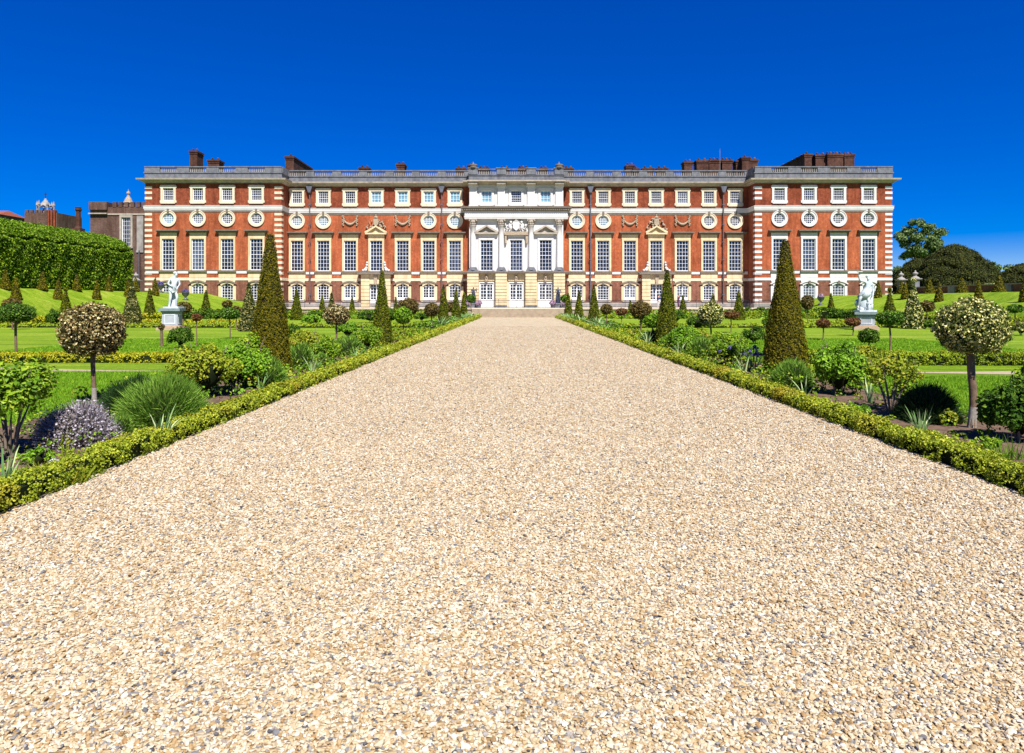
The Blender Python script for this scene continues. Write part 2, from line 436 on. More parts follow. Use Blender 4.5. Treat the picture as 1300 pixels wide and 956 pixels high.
def terrain(X, Y):
    X = np.asarray(X, float); Y = np.asarray(Y, float)
    foot = 36.5 - 5.5 * sstep(62, 77, Y)
    top = np.where(X < 0, ZL, ZR)
    t = (np.abs(X) - foot) / (42 - foot)
    prof = np.interp(t, [0, .08, .42, .62, .9, 1.0], [0, .05, .60, .68, .97, 1.0])
    base = .86 * sstep(73.2, 74.6, Y) * sstep(30, 30.8, np.abs(X)) 
    z = np.maximum(base, prof * top)
    return z * (1 - sstep(95, 110, Y) * 0.0)


def tz(x, y):
    return float(terrain(x, y))


g = Geo()
xs = np.r_[np.linspace(-80, -44, 10), np.linspace(-43, -30, 40), np.linspace(-29, 29, 60), np.linspace(30, 43, 40), np.linspace(44, 80, 10)]
ys = np.r_[np.linspace(-15, 60, 76), np.linspace(61, 92, 63)]
XX, YY = np.meshgrid(xs, ys)
ZZ = terrain(XX, YY)
nx = len(xs)
i, j = np.meshgrid(np.arange(len(ys) - 1), np.arange(nx - 1), indexing='ij')
q = (i * nx + j).ravel()
g.add(np.stack([XX, YY, ZZ], -1).reshape(-1, 3), np.c_[q, q + 1, q + 1 + nx, q + nx], smooth=True)
tag(put('lawn', g, M['lawn']), kind='structure')
g = Geo(); g.add([(-2500, -600, -.3), (2500, -600, -.3), (2500, 3500, -.3), (-2500, 3500, -.3)], [(0, 1, 2, 3)])
tag(put('ground', g, M['lawn']), kind='structure')


def sheet(name, pts, z, mat):
    g = Geo(); p = np.asarray(pts, float)
    g.add(np.c_[p, np.full(len(p), z)], [list(range(len(p)))])
    return tag(put(name, g, mat), kind='structure')


sheet('gravel_path', [(PATH_L - .1, -15), (PATH_R + .1, -15), (PATH_R + .1, 72.7), (PATH_L - .1, 72.7)], .004, M['gravel'])
# crossing gravel walks, curving away on both sides
sheet('crossing_path', [(-7.6, 15.9), (-9, 15.75), (-12, 15.75), (-34, 16.2), (-34, 18.2), (-13, 16.75), (-10.5, 16.25), (-9, 16.0)][::-1], .006, M['walk'])
sheet('crossing_path', [(8.3, 15.6), (10, 15.3), (13, 14.85), (34, 14.6), (34, 16.6), (13, 16.0), (10.5, 15.75)], .006, M['walk'])


def soil_bed(x0, x1, y0, y1, name='flower_bed'):
    g = Geo(); nxx = max(4, int((x1 - x0) * 5)); nyy = max(4, int((y1 - y0) * 3))
    a, b = np.meshgrid(np.linspace(x0, x1, nxx), np.linspace(y0, y1, nyy))
    z = .015 + .05 * RNG.random(a.shape)
    z[0, :] = z[-1, :] = .008; z[:, 0] = z[:, -1] = .008
    i, j = np.meshgrid(np.arange(nyy - 1), np.arange(nxx - 1), indexing='ij'); q = (i * nxx + j).ravel()
    g.add(np.stack([a, b, z], -1).reshape(-1, 3), np.c_[q, q + 1, q + 1 + nxx, q + nxx], smooth=True)
    return tag(put(name, g, M['soil']), kind='structure')


soil_bed(-6.6, PATH_L - .06, 2, 36)
soil_bed(-5.9, PATH_L - .06, 36.1, 71.5)
soil_bed(PATH_R + .06, 6.35, 2, 36)
soil_bed(PATH_R + .06, 6.0, 36.1, 71.5)
soil_bed(-26, -8.6, 18.9, 20.2)
soil_bed(8.2, 26, 18.3, 19.6)

# ------------------------------------------------------------------ gravel stones
ico = []
ph = (1 + 5 ** .5) / 2
ICV = np.array([(-1, ph, 0), (1, ph, 0), (-1, -ph, 0), (1, -ph, 0), (0, -1, ph), (0, 1, ph), (0, -1, -ph), (0, 1, -ph), (ph, 0, -1), (ph, 0, 1), (-ph, 0, -1), (-ph, 0, 1)], float)
ICV /= np.linalg.norm(ICV[0])
ICF = np.array([(0, 11, 5), (0, 5, 1), (0, 1, 7), (0, 7, 10), (0, 10, 11), (1, 5, 9), (5, 11, 4), (11, 10, 2), (10, 7, 6), (7, 1, 8), (3, 9, 4), (3, 4, 2), (3, 2, 6), (3, 6, 8), (3, 8, 9), (4, 9, 5), (2, 4, 11), (6, 2, 10), (8, 6, 7), (9, 8, 1)])


def scatter_stones(g, y0, y1, per_m2, size, spread):
    n = int(per_m2 * (y1 - y0) * (PATH_R - PATH_L))
    y = y0 + (y1 - y0) * RNG.random(n)
    x = PATH_L + .0 + (PATH_R - PATH_L) * RNG.random(n)
    keep = np.abs(x) < .80 * y + 1.6
    x, y = x[keep], y[keep]; n = len(x)
    s = size * np.exp(RNG.normal(0, spread, n))
    v = np.repeat(ICV[None], n, 0) * (1 + .62 * (RNG.random((n, 12, 1)) - .5))
    v *= np.stack([s * (.75 + .5 * RNG.random(n)), s * (.6 + .4 * RNG.random(n)), s * (.30 + .35 * RNG.random(n))], -1)[:, None, :]
    tx, ty, a = RNG.normal(0, .35, n), RNG.normal(0, .35, n), RNG.random(n) * 6.283
    X, Y, Z = v[..., 0], v[..., 1], v[..., 2]
    Y, Z = Y * np.cos(tx)[:, None] - Z * np.sin(tx)[:, None], Y * np.sin(tx)[:, None] + Z * np.cos(tx)[:, None]
    X, Z = X * np.cos(ty)[:, None] + Z * np.sin(ty)[:, None], -X * np.sin(ty)[:, None] + Z * np.cos(ty)[:, None]
    X, Y = X * np.cos(a)[:, None] - Y * np.sin(a)[:, None], X * np.sin(a)[:, None] + Y * np.cos(a)[:, None]
    v = np.stack([X + x[:, None], Y + y[:, None], Z + (.004 + s * (.15 + .5 * RNG.random(n)))[:, None]], -1)
    f = (ICF[None] + (np.arange(n) * 12)[:, None, None]).reshape(-1, 3)
    g.add(v.reshape(-1, 3), f, tint=np.repeat(RNG.random(n), 20), smooth=False)


g = Geo()
scatter_stones(g, 1.7, 4.5, 6000, .0088, .22)
scatter_stones(g, 4.5, 8, 3700, .0094, .22)
scatter_stones(g, 8, 15, 1350, .0105, .2)
scatter_stones(g, 15, 22, 800, .0115, .2)
scatter_stones(g, 22, 32, 330, .013, .2)
scatter_stones(g, 32, 46, 110, .015, .2)
tag(put('gravel', g, M['stone']), kind='stuff')

# ------------------------------------------------------------------ near lawn blades


def grass_patch(g, x0, x1, y0, y1, per, h, w):
    n = int(per * abs(x1 - x0) * (y1 - y0))
    b = np.c_[x0 + (x1 - x0) * RNG.random(n), y0 + (y1 - y0) * RNG.random(n), np.zeros(n)]
    t = b + np.c_[RNG.normal(0, h * .45, (n, 2)), h * (.6 + .6 * RNG.random(n))]
    g.blades(b, t, w)


g = Geo()
grass_patch(g, -12.5, -6.6, 9, 15.7, 1500, .05, .012)
grass_patch(g, 6.3, 12, 7.5, 14.7, 1500, .05, .012)
grass_patch(g, -17, -6.6, 20.5, 30, 350, .06, .022)
grass_patch(g, 6.3, 17, 19.8, 30, 350, .06, .022)
tag(put('grass', g, M['blade']), kind='stuff')

# ------------------------------------------------------------------ foliage builders


def sphere_pts(n):
    u = RNG.normal(0, 1, (n, 3)); return u / np.linalg.norm(u, axis=1, keepdims=True)


def rise(name, x, y, label, cat, group=None, z=None):
    return empty(name, (x, y, tz(x, y) if z is None else z), label, cat, group)


def lod(d, base, px=2.2):
    return max(base, px * d / F)


def cone_plant(x, y, r, h, mat, label, group, leaf=None, z=None, bulge=.06, name='yew_cone', cat='yew cone', core='core_brown', tipr=.05, knob=False):
    e = rise(name, x, y, label, cat, group, z)
    d = y
    s = leaf or lod(d, .035, 2.4)
    g = Geo()
    prof = lambda t: r * ((1 - t) * (1 - tipr / r) + tipr / r) * (1 + bulge * np.sin(np.pi * np.minimum(1, t * 1.4)))
    area = math.pi * r * math.hypot(r, h)
    n = int(min(32000, 7.5 * area / (s * s)))
    t = 1 - np.sqrt(RNG.random(n)) * .995
    t = np.clip(t, 0, 1)
    a = RNG.random(n) * 2 * np.pi
    p1, p2 = RNG.random(2) * 6; lump = 1 + .05 * np.sin(3 * a + 4 * t * h + p1) + .045 * np.sin(11 * a - 17 * t * h + p2) + .03 * np.sin(17 * a + 25 * t * h) + RNG.normal(0, .022, n) + .10 * (RNG.random(n) < .012)
    rr = prof(t) * lump
    p = np.c_[rr * np.cos(a), rr * np.sin(a), .02 + t * (h + RNG.normal(0, .01, n))]
    nr = np.c_[np.cos(a), np.sin(a), np.full(n, r / h)]
    g.leaves(p, nr, s * .9, .55, .55)
    tt = np.linspace(0, 1, 12)
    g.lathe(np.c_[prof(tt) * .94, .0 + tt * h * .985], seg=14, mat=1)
    if knob:
        k = sphere_pts(260); g.leaves(k * r * .24 + (0, 0, h + r * .1), k, s, .6, .5)
    put('foliage', g, [M[mat], M[core]], e)
    return e


def standard_tree(x, y, rx, rz, cz, mat, label, group='clipped standard trees in the beds', leaf=None, name='standard_tree', cat='standard tree', trunk_r=None, core='core', z=None, lean=0, pale=False, flat=0.0):
    e = rise(name, x, y, label, cat, group, z)
    s = leaf or lod(y, .06, 2.4)
    g = Geo()
    n = int(min(16000, 6.2 * 4 * math.pi * rx * rz / (s * s)))
    u = sphere_pts(n)
    lump = 1 + .05 * np.sin(6 * u[:, 0] + 2) * np.sin(7 * u[:, 1] + 1) + .04 * np.sin(9 * u[:, 2] + 5 * u[:, 0]) + RNG.normal(0, .05, n) - .09 * (RNG.random(n) < .3)
    sc = np.array([rx, rx, rz])
    p = u * lump[:, None] * sc
    if flat: p[:, 2] = np.maximum(p[:, 2], -rz * flat + RNG.normal(0, .03, n))
    nr = u / sc; nr /= np.linalg.norm(nr, axis=1, keepdims=True)
    g.leaves(p + (lean, 0, cz), nr, s, .62, .65)
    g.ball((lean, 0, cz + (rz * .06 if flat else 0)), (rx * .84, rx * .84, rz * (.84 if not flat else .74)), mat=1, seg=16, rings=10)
    put('crown', g, [M[mat], M[core]], e)
    tr = trunk_r or max(.022, rx * .075)
    t = Geo()
    zz = np.linspace(0, cz - rz * .5, 7)
    t.tube(np.c_[lean * (zz / cz) + .012 * np.sin(zz * 5), .01 * np.cos(zz * 7), zz], tr * np.interp(zz, [0, .12, 10], [1.35, 1, .9]), 8)
    tk = put('trunk', t, M['bark'], e)
    if pale:
        w = Geo(); zz = np.linspace(.02, .24 * cz, 5)
        w.tube(np.c_[lean * (zz / cz) + .012 * np.sin(zz * 5), .01 * np.cos(zz * 7), zz], tr * np.interp(zz, [0, .12, 10], [1.35, 1, .9]) + .004, 9)
        put('lichen_band', w, M['bark_pale'], tk)
    return e


def shrub(x, y, rx, h, mat, label, group='shrubs in the garden beds', leaf=None, lobes=13, name='shrub', cat='shrub', open_=0.0, stems=5, dens=1.0, z=None, ry=None, flower=None):
    e = rise(name, x, y, label, cat, group, z)
    s = leaf or lod(y, .048, 2.3)
    ry = ry or rx
    g = Geo()
    cs = []
    for k in range(int(lobes * 2.2)):
        u = sphere_pts(1)[0]; u[2] = abs(u[2]) * .95 - .15
        q = RNG.uniform(.45, .86)
        cs.append((u[0] * rx * q, u[1] * ry * q, h * .44 + u[2] * h * q * .56, RNG.uniform(.17, .32)) if open_ < .5 else (u[0] * rx * q, u[1] * ry * q, h * .66 + u[2] * h * q * .36, RNG.uniform(.15, .28)))
    for cx, cy, cz, q in cs:
        n = int(min(3200, dens * 3.0 * 4 * math.pi * rx * q * h * q * .7 / (s * s))); lt = RNG.random() * .3
        u = sphere_pts(n); k = (RNG.random(n) ** .4)[:, None] * (1 + RNG.normal(0, .06, (n, 1)))
        p = u * k * np.array([rx * q, ry * q, h * q * .75]) + (cx, cy, cz)
        p[:, 2] = np.maximum(p[:, 2], .02)
        g.leaves(p, u + (0, -.15, .45), s, .66, .5, tint=np.clip(RNG.random(n) * .75 + lt, 0, 1))
    if open_ < .5:
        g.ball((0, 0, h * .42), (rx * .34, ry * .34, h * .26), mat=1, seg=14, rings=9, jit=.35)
    put('foliage', g, [M[mat], M['core']], e)
    t = Geo()
    for k in range(stems):
        a = 6.28 * k / stems + RNG.uniform(-.4, .4); q = RNG.uniform(.35, .75)
        t.tube([(.03 * math.cos(a), .03 * math.sin(a), -.02), (.35 * q * rx * math.cos(a), .35 * q * ry * math.sin(a), h * .3), (q * rx * math.cos(a), q * ry * math.sin(a), h * RNG.uniform(.6, .95))], [.018, .013, .006], 6)
    put('stem', t, M['stem'], e)
    if flower:
        f = Geo(); n = flower[1]; u = sphere_pts(n); u[:, 2] = np.abs(u[:, 2])
        c = u * (rx, ry, h * .5) * .98 + (0, 0, h * .48)
        for q in range(n):
            w = sphere_pts(9); f.leaves(c[q] + w * s * .35, w, s * .8, .8, .2)
        put('blossom', f, M[flower[0]], e)
    return e


def mound(x, y, rx, h, mat, label, group='lavender mounds in the path beds', n=None, width=None, name='lavender', cat='lavender', up=.35, tips=None, core='core', ry=None):
    e = rise(name, x, y, label, cat, group)
    g = Geo(); ry = ry or rx
    w = width or lod(y, .010, 1.1)
    n = n or int(min(16000, 9 * rx * h / (w * w) * .55 + 600))
    u = sphere_pts(n); u[:, 2] = np.abs(u[:, 2])
    sc = np.array([rx, ry, h])
    lump = 1 + .06 * np.sin(5 * u[:, 0] + 3 * u[:, 1]) + .05 * np.sin(9 * u[:, 1] - 4 * u[:, 2])
    b = u * sc * (.62 + .26 * RNG.random((n, 1))) * lump[:, None]
    dirn = u + np.array([0, 0, up]) + RNG.normal(0, .42, (n, 3))
    dirn /= np.linalg.norm(dirn, axis=1, keepdims=True)
    L = (.12 + .22 * RNG.random(n) ** 1.5) * min(rx, h) * lump
    tip = b + dirn * L[:, None] + u * sc * .05
    tip[:, 2] = np.maximum(tip[:, 2], .01)
    g.blades(b, tip, w)
    g.ball((0, 0, 0), (rx * .82, ry * .82, h * .80), mat=1, seg=18, rings=12, jit=.05)
    if tips:
        k = n // 3
        g.leaves(tip[:k], u[:k], w * 2.3, .8, .5, mat=2)
    put('foliage', g, [M[mat], M[core]] + ([M[tips]] if tips else []), e)
    return e


def iris(x, y, h, label, n=16, spread=.16, w=.022, group='iris clumps along the box edging', name='iris_clump', flower=None):
    e = rise(name, x, y, label, 'iris', group)
    g = Geo()
    w = max(w, 1.15 * y / F)
    for k in range(n):
        a = RNG.uniform(0, 6.283); lean = RNG.uniform(.05, 1.0) * spread * 2; hh = h * RNG.uniform(.75, 1.35)
        b = np.array([math.cos(a), math.sin(a), 0]); o = b * spread * RNG.uniform(0, .5)
        sd = np.array([-b[1], b[0], 0]) * w * .5; q = RNG.uniform(-.8, .8)
        sd = np.array([sd[0] * math.cos(q) - sd[1] * math.sin(q), sd[0] * math.sin(q) + sd[1] * math.cos(q), 0])
        droop = RNG.uniform(0, .5) if RNG.random() < .35 else 0.05
        vs = []
        for t in (0, .3, .6, .85, 1.0):
            c = o + b * lean * t ** 1.8 + np.array([0, 0, hh * (t - droop * t ** 3)])
            f = (1, 1.05, .85, .5, .03)[(0, .3, .6, .85, 1.0).index(t)]
            vs += [c - sd * f, c + sd * f]
        g.add(vs, [(0, 1, 3, 2), (2, 3, 5, 4), (4, 5, 7, 6), (6, 7, 9, 8)], tint=RNG.random())
    put('foliage', g, M['iris'], e)
    if flower:
        f = Geo()
        for k in range(flower[1]):
            c = np.array([RNG.normal(0, spread), RNG.normal(0, spread), h * RNG.uniform(.7, 1.05)]); u = sphere_pts(12)
            f.leaves(c + u * .03, u, max(.05, 2 * y / F), .8, .3)
        put('blossom', f, M[flower[0]], e)
    return e


def hedge_run(name, pts, w, h, mat, label, cat, group, sizes, core='core', z0=None, per=1.0, lumpy=.085):
    """low clipped hedge along a plan polyline; sizes(y) gives the leaf size at that distance"""
    L = np.asarray(pts, float)
    mid = L[0]
    base = 0 if z0 is None else z0
    e = empty(name, (L[0][0], L[0][1], base), label, cat, group)
    g = Geo()
    for (a, b) in zip(L[:-1], L[1:]):
        ln = np.linalg.norm(b - a); k = max(1, int(ln / 1.5))
        d = (b - a) / ln; nr = np.array([d[1], -d[0]])
        for q in range(k):
            p0 = a + (b - a) * q / k; p1 = a + (b - a) * (q + 1) / k; sl = ln / k
            y = max(2, (p0[1] + p1[1]) / 2); s = sizes(y)
            per_m = (w + 2 * h)
            n = int(min(9000, per * 3.6 * per_m * sl / (s * s)))
            # clumps of shoots sitting on a rounded-square profile
            cr = max(.055, s * 1.6)
            m = max(4, int(per * 1.5 * per_m * sl / (cr * cr * 2.2)))
            tc = RNG.random(m); r = RNG.random(m) * per_m
            pos = np.where(r < h, 0, np.where(r < h + w, 1, 2))
            off = np.where(pos == 0, -w / 2, np.where(pos == 2, w / 2, r - h - w / 2)) * .92
            zz = np.where(pos == 0, r, np.where(pos == 2, r - h - w, h)) * .93
            cl = p0 + (p1 - p0) * tc[:, None]
            wob = lumpy * np.sin(cl[:, 1] * 7.3 + cl[:, 0] * 5.1) + lumpy * .7 * np.sin(cl[:, 1] * 17.1 + cl[:, 0] * 13) + lumpy * .8 * np.sin(cl[:, 1] * 2.9)
            zz = (zz - np.where(pos == 1, np.clip(np.abs(off) / (w / 2), 0, 1) ** 4 * h * .2, 0)) * (1 + wob)
            off = off * (1 + wob * .8)
            CP = np.c_[cl + nr * off[:, None], zz]
            ctint = RNG.random(m)
            pick = RNG.integers(0, m, n)
            u = sphere_pts(n); rad = cr * (.55 + .6 * RNG.random(n))
            up = np.zeros((n, 3)); sgn = np.where(pos == 0, -1, np.where(pos == 2, 1, 0))[pick]
            up[:, :2] = nr * sgn[:, None]; up[:, 2] = np.where(pos[pick] == 1, 1, .45)
            u = u + up * .8; u /= np.linalg.norm(u, axis=1, keepdims=True)
            P = CP[pick] + u * rad[:, None]; P[:, 2] = np.maximum(P[:, 2], .004)
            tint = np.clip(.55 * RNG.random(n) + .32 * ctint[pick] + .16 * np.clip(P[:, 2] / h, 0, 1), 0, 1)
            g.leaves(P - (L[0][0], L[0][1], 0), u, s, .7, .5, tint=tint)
            A = np.array([p0 - nr * w * .38, p0 + nr * w * .38, p1 + nr * w * .38, p1 - nr * w * .38]) - L[0]
            v = np.r_[np.c_[A, np.zeros(4)], np.c_[A, np.full(4, h * .80)]]
            g.add(v, [(4, 5, 6, 7), (0, 1, 5, 4), (1, 2, 6, 5), (2, 3, 7, 6), (3, 0, 4, 7)], 1)
    put('foliage', g, [M[mat], M[core]], e)
    return e


def deciduous(x, y, h, rx, mat, label, group=None, name='broadleaf_tree', z=None, clumps=40, leaf=.5, gap=.75, trunk=.25, low=.35):
    e = rise(name, x, y, label, 'tree', group, z)
    g = Geo(); t = Geo()
    t.tube([(0, 0, -.3), (.1, 0, h * .25), (-.1, .1, h * .5), (.1, 0, h * .78)], [trunk, trunk * .8, trunk * .5, trunk * .2], 8)
    for k in range(clumps):
        u = sphere_pts(1)[0]; q = RNG.uniform(.35, 1) ** .6
        c = np.array([u[0] * rx * q, u[1] * rx * q, h * (low + (1 - low) * .5) + u[2] * h * (1 - low) * .5 * q])
        r = rx * RNG.uniform(.16, .30)
        n = int(2.6 * gap * 4 * math.pi * r * r / (leaf * leaf))
        w = sphere_pts(n) * (RNG.random((n, 1)) ** .4)
        g.leaves(c + w * r * (1, 1, .7), w + (0, 0, .5), leaf, .7, .6)
        if k % 3 == 0:
            t.tube([(0, 0, h * RNG.uniform(.22, .5)), tuple(c * (.55, .55, .8)), tuple(c)], [trunk * .4, trunk * .22, .03], 5)
    put('crown', g, M[mat], e); put('trunk', t, M['bark'], e)
    return e


def dome_tree(x, y, rx, h, label, group='old yew domes beyond the right hand wall', z=None, peak=.9):
    e = rise('yew_dome', x, y, label, 'yew tree', group, z)
    g = Geo(); s = .27
    n = 34000
    a = RNG.random(n) * 6.283; t = RNG.random(n) ** .8
    pf = lambda t: rx * (1 - t ** 1.9) ** .62 * (1 - .10 * t)
    rr = pf(t) * (1 + .05 * np.sin(6 * a + 10 * t) + .05 * np.sin(13 * a - 21 * t)) + RNG.normal(0, .11, n)
    layer = .22 * np.sin(t * h * 4.2 + 2 * np.sin(3 * a))
    p = np.c_[(rr + layer) * np.cos(a), (rr + layer) * np.sin(a), t * h + RNG.normal(0, .12, n)]
    nr = np.c_[np.cos(a), np.sin(a), .35 + t]
    g.leaves(p, nr, s, .5, .6)
    tt = np.linspace(0, 1, 14)
    g.lathe(np.c_[pf(tt) * .93, tt * h * .97], seg=22, mat=1)
    put('crown', g, [M['yew_dark'], M['core']], e)
    b = Geo(); b.tube([(0, 0, -.4), (0, 0, h * .5)], [.5, .3], 8); put('trunk', b, M['bark'], e)
    return e


# ================================================================== THE PALACE
YM, YP, YC = 93.7, 91.0, 92.7             # wall planes: main range, end pavilions, centrepiece
BASE = .95
XL0, XL1 = -49.5, -31.35                   # left pavilion
XC0, XC1 = -6.45, 6.32                     # centrepiece
XR0, XR1 = 31.75, 50.0                     # right pavilion
FLOOR_TOP = 17.62
palace = empty('palace', (0, 92, BASE), 'long red brick baroque palace with white stone centre and balustraded roof', 'palace')
PINV = Matrix.Translation((0, -92, -BASE))


def pp(name, geo, mats, parent=None):
    """a part of the palace built in world coordinates"""
    o = put(name, geo, mats)
    o.parent = parent or palace
    if parent is None: o.matrix_parent_inverse = PINV
    return o


mainL = [wx(p, YM) for p in (377.2, 410.6, 444.6, 477.8, 511.3, 544.3, 577.6)]
mainR = [wx(p, YM) for p in (732.4, 765.8, 799.6, 833.0, 866.4, 900.0, 933.2)]
pavL = [wx(p, YP) for p in (213.9, 251.4, 288.6, 325.7)]
pavR = [wx(p, YP) for p in (989.4, 1027.0, 1064.3, 1102.6)]
cen = [wx(p, YC) for p in (617.8, 655.3, 692.6)]


def wall_front(g, x0, x1, y, z0, z1, holes):
    """brick front with real openings (cx, half width, z0, z1)"""
    zs = sorted({z0, z1, *[min(max(h[2], z0), z1) for h in holes], *[min(max(h[3], z0), z1) for h in holes]})
    for a, b in zip(zs[:-1], zs[1:]):
        if b - a < 1e-5: continue
        m = (a + b) / 2
        cuts = sorted([(h[0] - h[1], h[0] + h[1]) for h in holes if h[2] < m < h[3]])
        x = x0
        for c0, c1 in cuts + [(x1, x1)]:
            if c0 - x > 1e-4: g.add([(x, y, a), (c0, y, a), (c0, y, b), (x, y, b)], [(0, 1, 2, 3)])
            x = c1


def holes_for(xs, rounds):
    gr = [(x, .92, 1.83, 4.22) for x in xs]
    ta = [(x, .92, 5.86, 10.14) for x in xs]
    ro = [(x, .76, 12.03, 13.55) for x in rounds]
    at = [(x, .76, 15.13, 16.92) for x in xs]
    return gr, ta, ro, at


# brown ground floor, red main floors, dark attic
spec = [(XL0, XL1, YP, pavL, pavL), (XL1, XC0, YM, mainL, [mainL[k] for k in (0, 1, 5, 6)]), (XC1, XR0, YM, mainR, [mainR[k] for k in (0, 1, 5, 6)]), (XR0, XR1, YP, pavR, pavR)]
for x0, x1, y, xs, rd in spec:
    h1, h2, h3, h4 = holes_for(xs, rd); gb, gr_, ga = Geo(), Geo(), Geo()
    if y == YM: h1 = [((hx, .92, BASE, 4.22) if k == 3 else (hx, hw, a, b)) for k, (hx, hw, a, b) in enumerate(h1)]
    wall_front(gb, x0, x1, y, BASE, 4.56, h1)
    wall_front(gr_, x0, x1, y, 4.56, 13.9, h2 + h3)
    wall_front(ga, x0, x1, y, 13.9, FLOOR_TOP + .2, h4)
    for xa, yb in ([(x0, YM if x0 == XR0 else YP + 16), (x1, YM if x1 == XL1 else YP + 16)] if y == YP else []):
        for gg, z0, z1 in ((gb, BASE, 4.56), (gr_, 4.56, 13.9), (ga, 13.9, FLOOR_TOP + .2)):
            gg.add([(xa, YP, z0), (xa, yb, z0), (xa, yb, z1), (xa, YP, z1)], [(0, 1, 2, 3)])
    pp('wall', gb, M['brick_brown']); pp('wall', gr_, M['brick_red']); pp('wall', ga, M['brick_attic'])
g = Geo()                                   # solid body behind the fronts, and the roof
g.box(XL0 + .02, XL1 - .02, YP + .42, YP + 16, BASE - .5, 18.6)
g.box(XL1, XR0, YM + .42, YM + 13, BASE - .5, 18.55)
g.box(XR0 + .02, XR1 - .02, YP + .42, YP + 16, BASE - .5, 18.6)
pp('roof', g, M['roof'])

FRONT = [(XL0, YP + 16), (XL0, YP), (XL1, YP), (XL1, YM), (XC0, YM), (XC0, YC), (XC1, YC), (XC1, YM), (XR0, YM), (XR0, YP), (XR1, YP), (XR1, YP + 16)]
SIDE_L = [(XL0, YP + 16), (XL0, YP), (XL1, YP), (XL1, YM), (XC0, YM)]
SIDE_R = [(XC1, YM), (XR0, YM), (XR0, YP), (XR1, YP), (XR1, YP + 16)]
# sweep expects outward on the right of travel: walking +x with the wall to the left means outward is -y
g = Geo()
g.sweep(FRONT, [(0, 17.5), (.22, 17.52), (.22, 17.62), (.38, 17.70), (.40, 17.80), (.80, 17.86), (.84, 18.05), (.0, 18.12)])
pp('cornice', g, M['cornice'])
g = Geo(); g.box(XC0 - .2, XC1 + .2, YC - 1.18, YC - .5, 17.87, 18.03); pp('cornice', g, M['cornice'])
g = Geo()
g.sweep(FRONT, [(.06, 18.09), (.06, 18.78), (.16, 18.82), (.16, 18.95), (-.45, 18.95), (-.45, 18.4)])
pp('parapet', g, M['grey'])
for side in (SIDE_L, SIDE_R):
    g = Geo()
    g.sweep(side, [(0, 13.84), (.10, 13.86), (.12, 14.02), (.16, 14.05), (.20, 14.42), (.26, 14.47), (.0, 14.55)])
    pp('string_course', g, M['white'])
    g = Geo()
    g.sweep(side, [(0, 13.60), (.05, 13.62), (.07, 13.80), (.12, 13.845), (0, 13.845)])
    pp('string_course', g, M['hood'])
    g = Geo()
    g.sweep(side, [(.20, BASE - .6), (.20, 1.42), (.10, 1.56), (0, 1.565)])
    pp('plinth', g, M['plinth'])

for line, mt in ((SIDE_L, 'cream'), ([(XC1, YM), (XR0, YM)], 'cream'), ([(XR0, YM), (XR0, YP), (XR1, YP), (XR1, YP + 16)], 'white')):
    g = Geo(); g.sweep(line, [(.0, 4.53), (.05, 4.55), (.05, 4.88), (.0, 4.90)]); pp('stone_band', g, M[mt])

# balustrade over every window bay, with solid dies between
BPROF = [(.05, 0), (.10, .03), (.10, .06), (.045, .12), (.10, .27), (.05, .46), (.09, .52), (.09, .56)]
BZ0, BZ1 = 18.95, 19.72


def balustrade(x0, x1, y, xs, hw):
    rail, die, bal = Geo(), Geo(), Geo()
    rail.box(x0, x1, y - .16, y + .22, BZ1 - .13, BZ1)
    x = x0
    for c in list(xs) + [None]:
        a = c - hw if c is not None else x1
        if a - x > .05:
            die.box(x + .005, a - .005, y - .11, y + .18, BZ0 + .002, BZ1 - .132)
        if c is not None:
            n = int(2 * hw / .24)
            for k in range(n): bal.lathe(BPROF, a + (k + .5) * 2 * hw / n, y + .03, BZ0 + .003, seg=6)
            x = c + hw
    r = pp('balustrade', die, M['grey'])
    pp('rail', rail, M['grey'], r); pp('balusters', bal, M['plinth'], r)


balustrade(XL0 - .05, XL1 + .05, YP, pavL, 1.12)
balustrade(XL1 + .2, XC0, YM, mainL, 1.25)
balustrade(XC0 - .05, XC1 + .05, YC, cen, 1.35)
balustrade(XC1, XR0 - .2, YM, mainR, 1.25)
balustrade(XR0 - .05, XR1 + .05, YP, pavR, 1.12)
for xa in (XL1, XR0):                       # short returns of the balustrade at the pavilion corners
    g = Geo(); g.box(xa - .14, xa + .14, YP + .25, YM - .2, BZ0 + .002, BZ1 - .003); pp('balustrade', g, M['grey'])

# quoins at the pavilion corners
for cx, sg, mt in ((XL0, 1, 'cream'), (XL1, -1, 'cream'), (XR0, 1, 'white'), (XR1, -1, 'white')):
    g = Geo(); z = 1.75; k = 0
    while z < 17.2:
        if not (13.35 < z < 14.7 or 4.2 < z < 4.95):
            w = .92 if k % 2 == 0 else .92
            a, b = sorted((cx - sg * .045, cx + sg * w))
            g.box(a, b, YP - .045, YP + .62, z, z + .33)
        z += .715; k += 1
    pp('quoins', g, M[mt])

# ------------------------------------------------------------------ windows (one mesh set per kind, then copies)


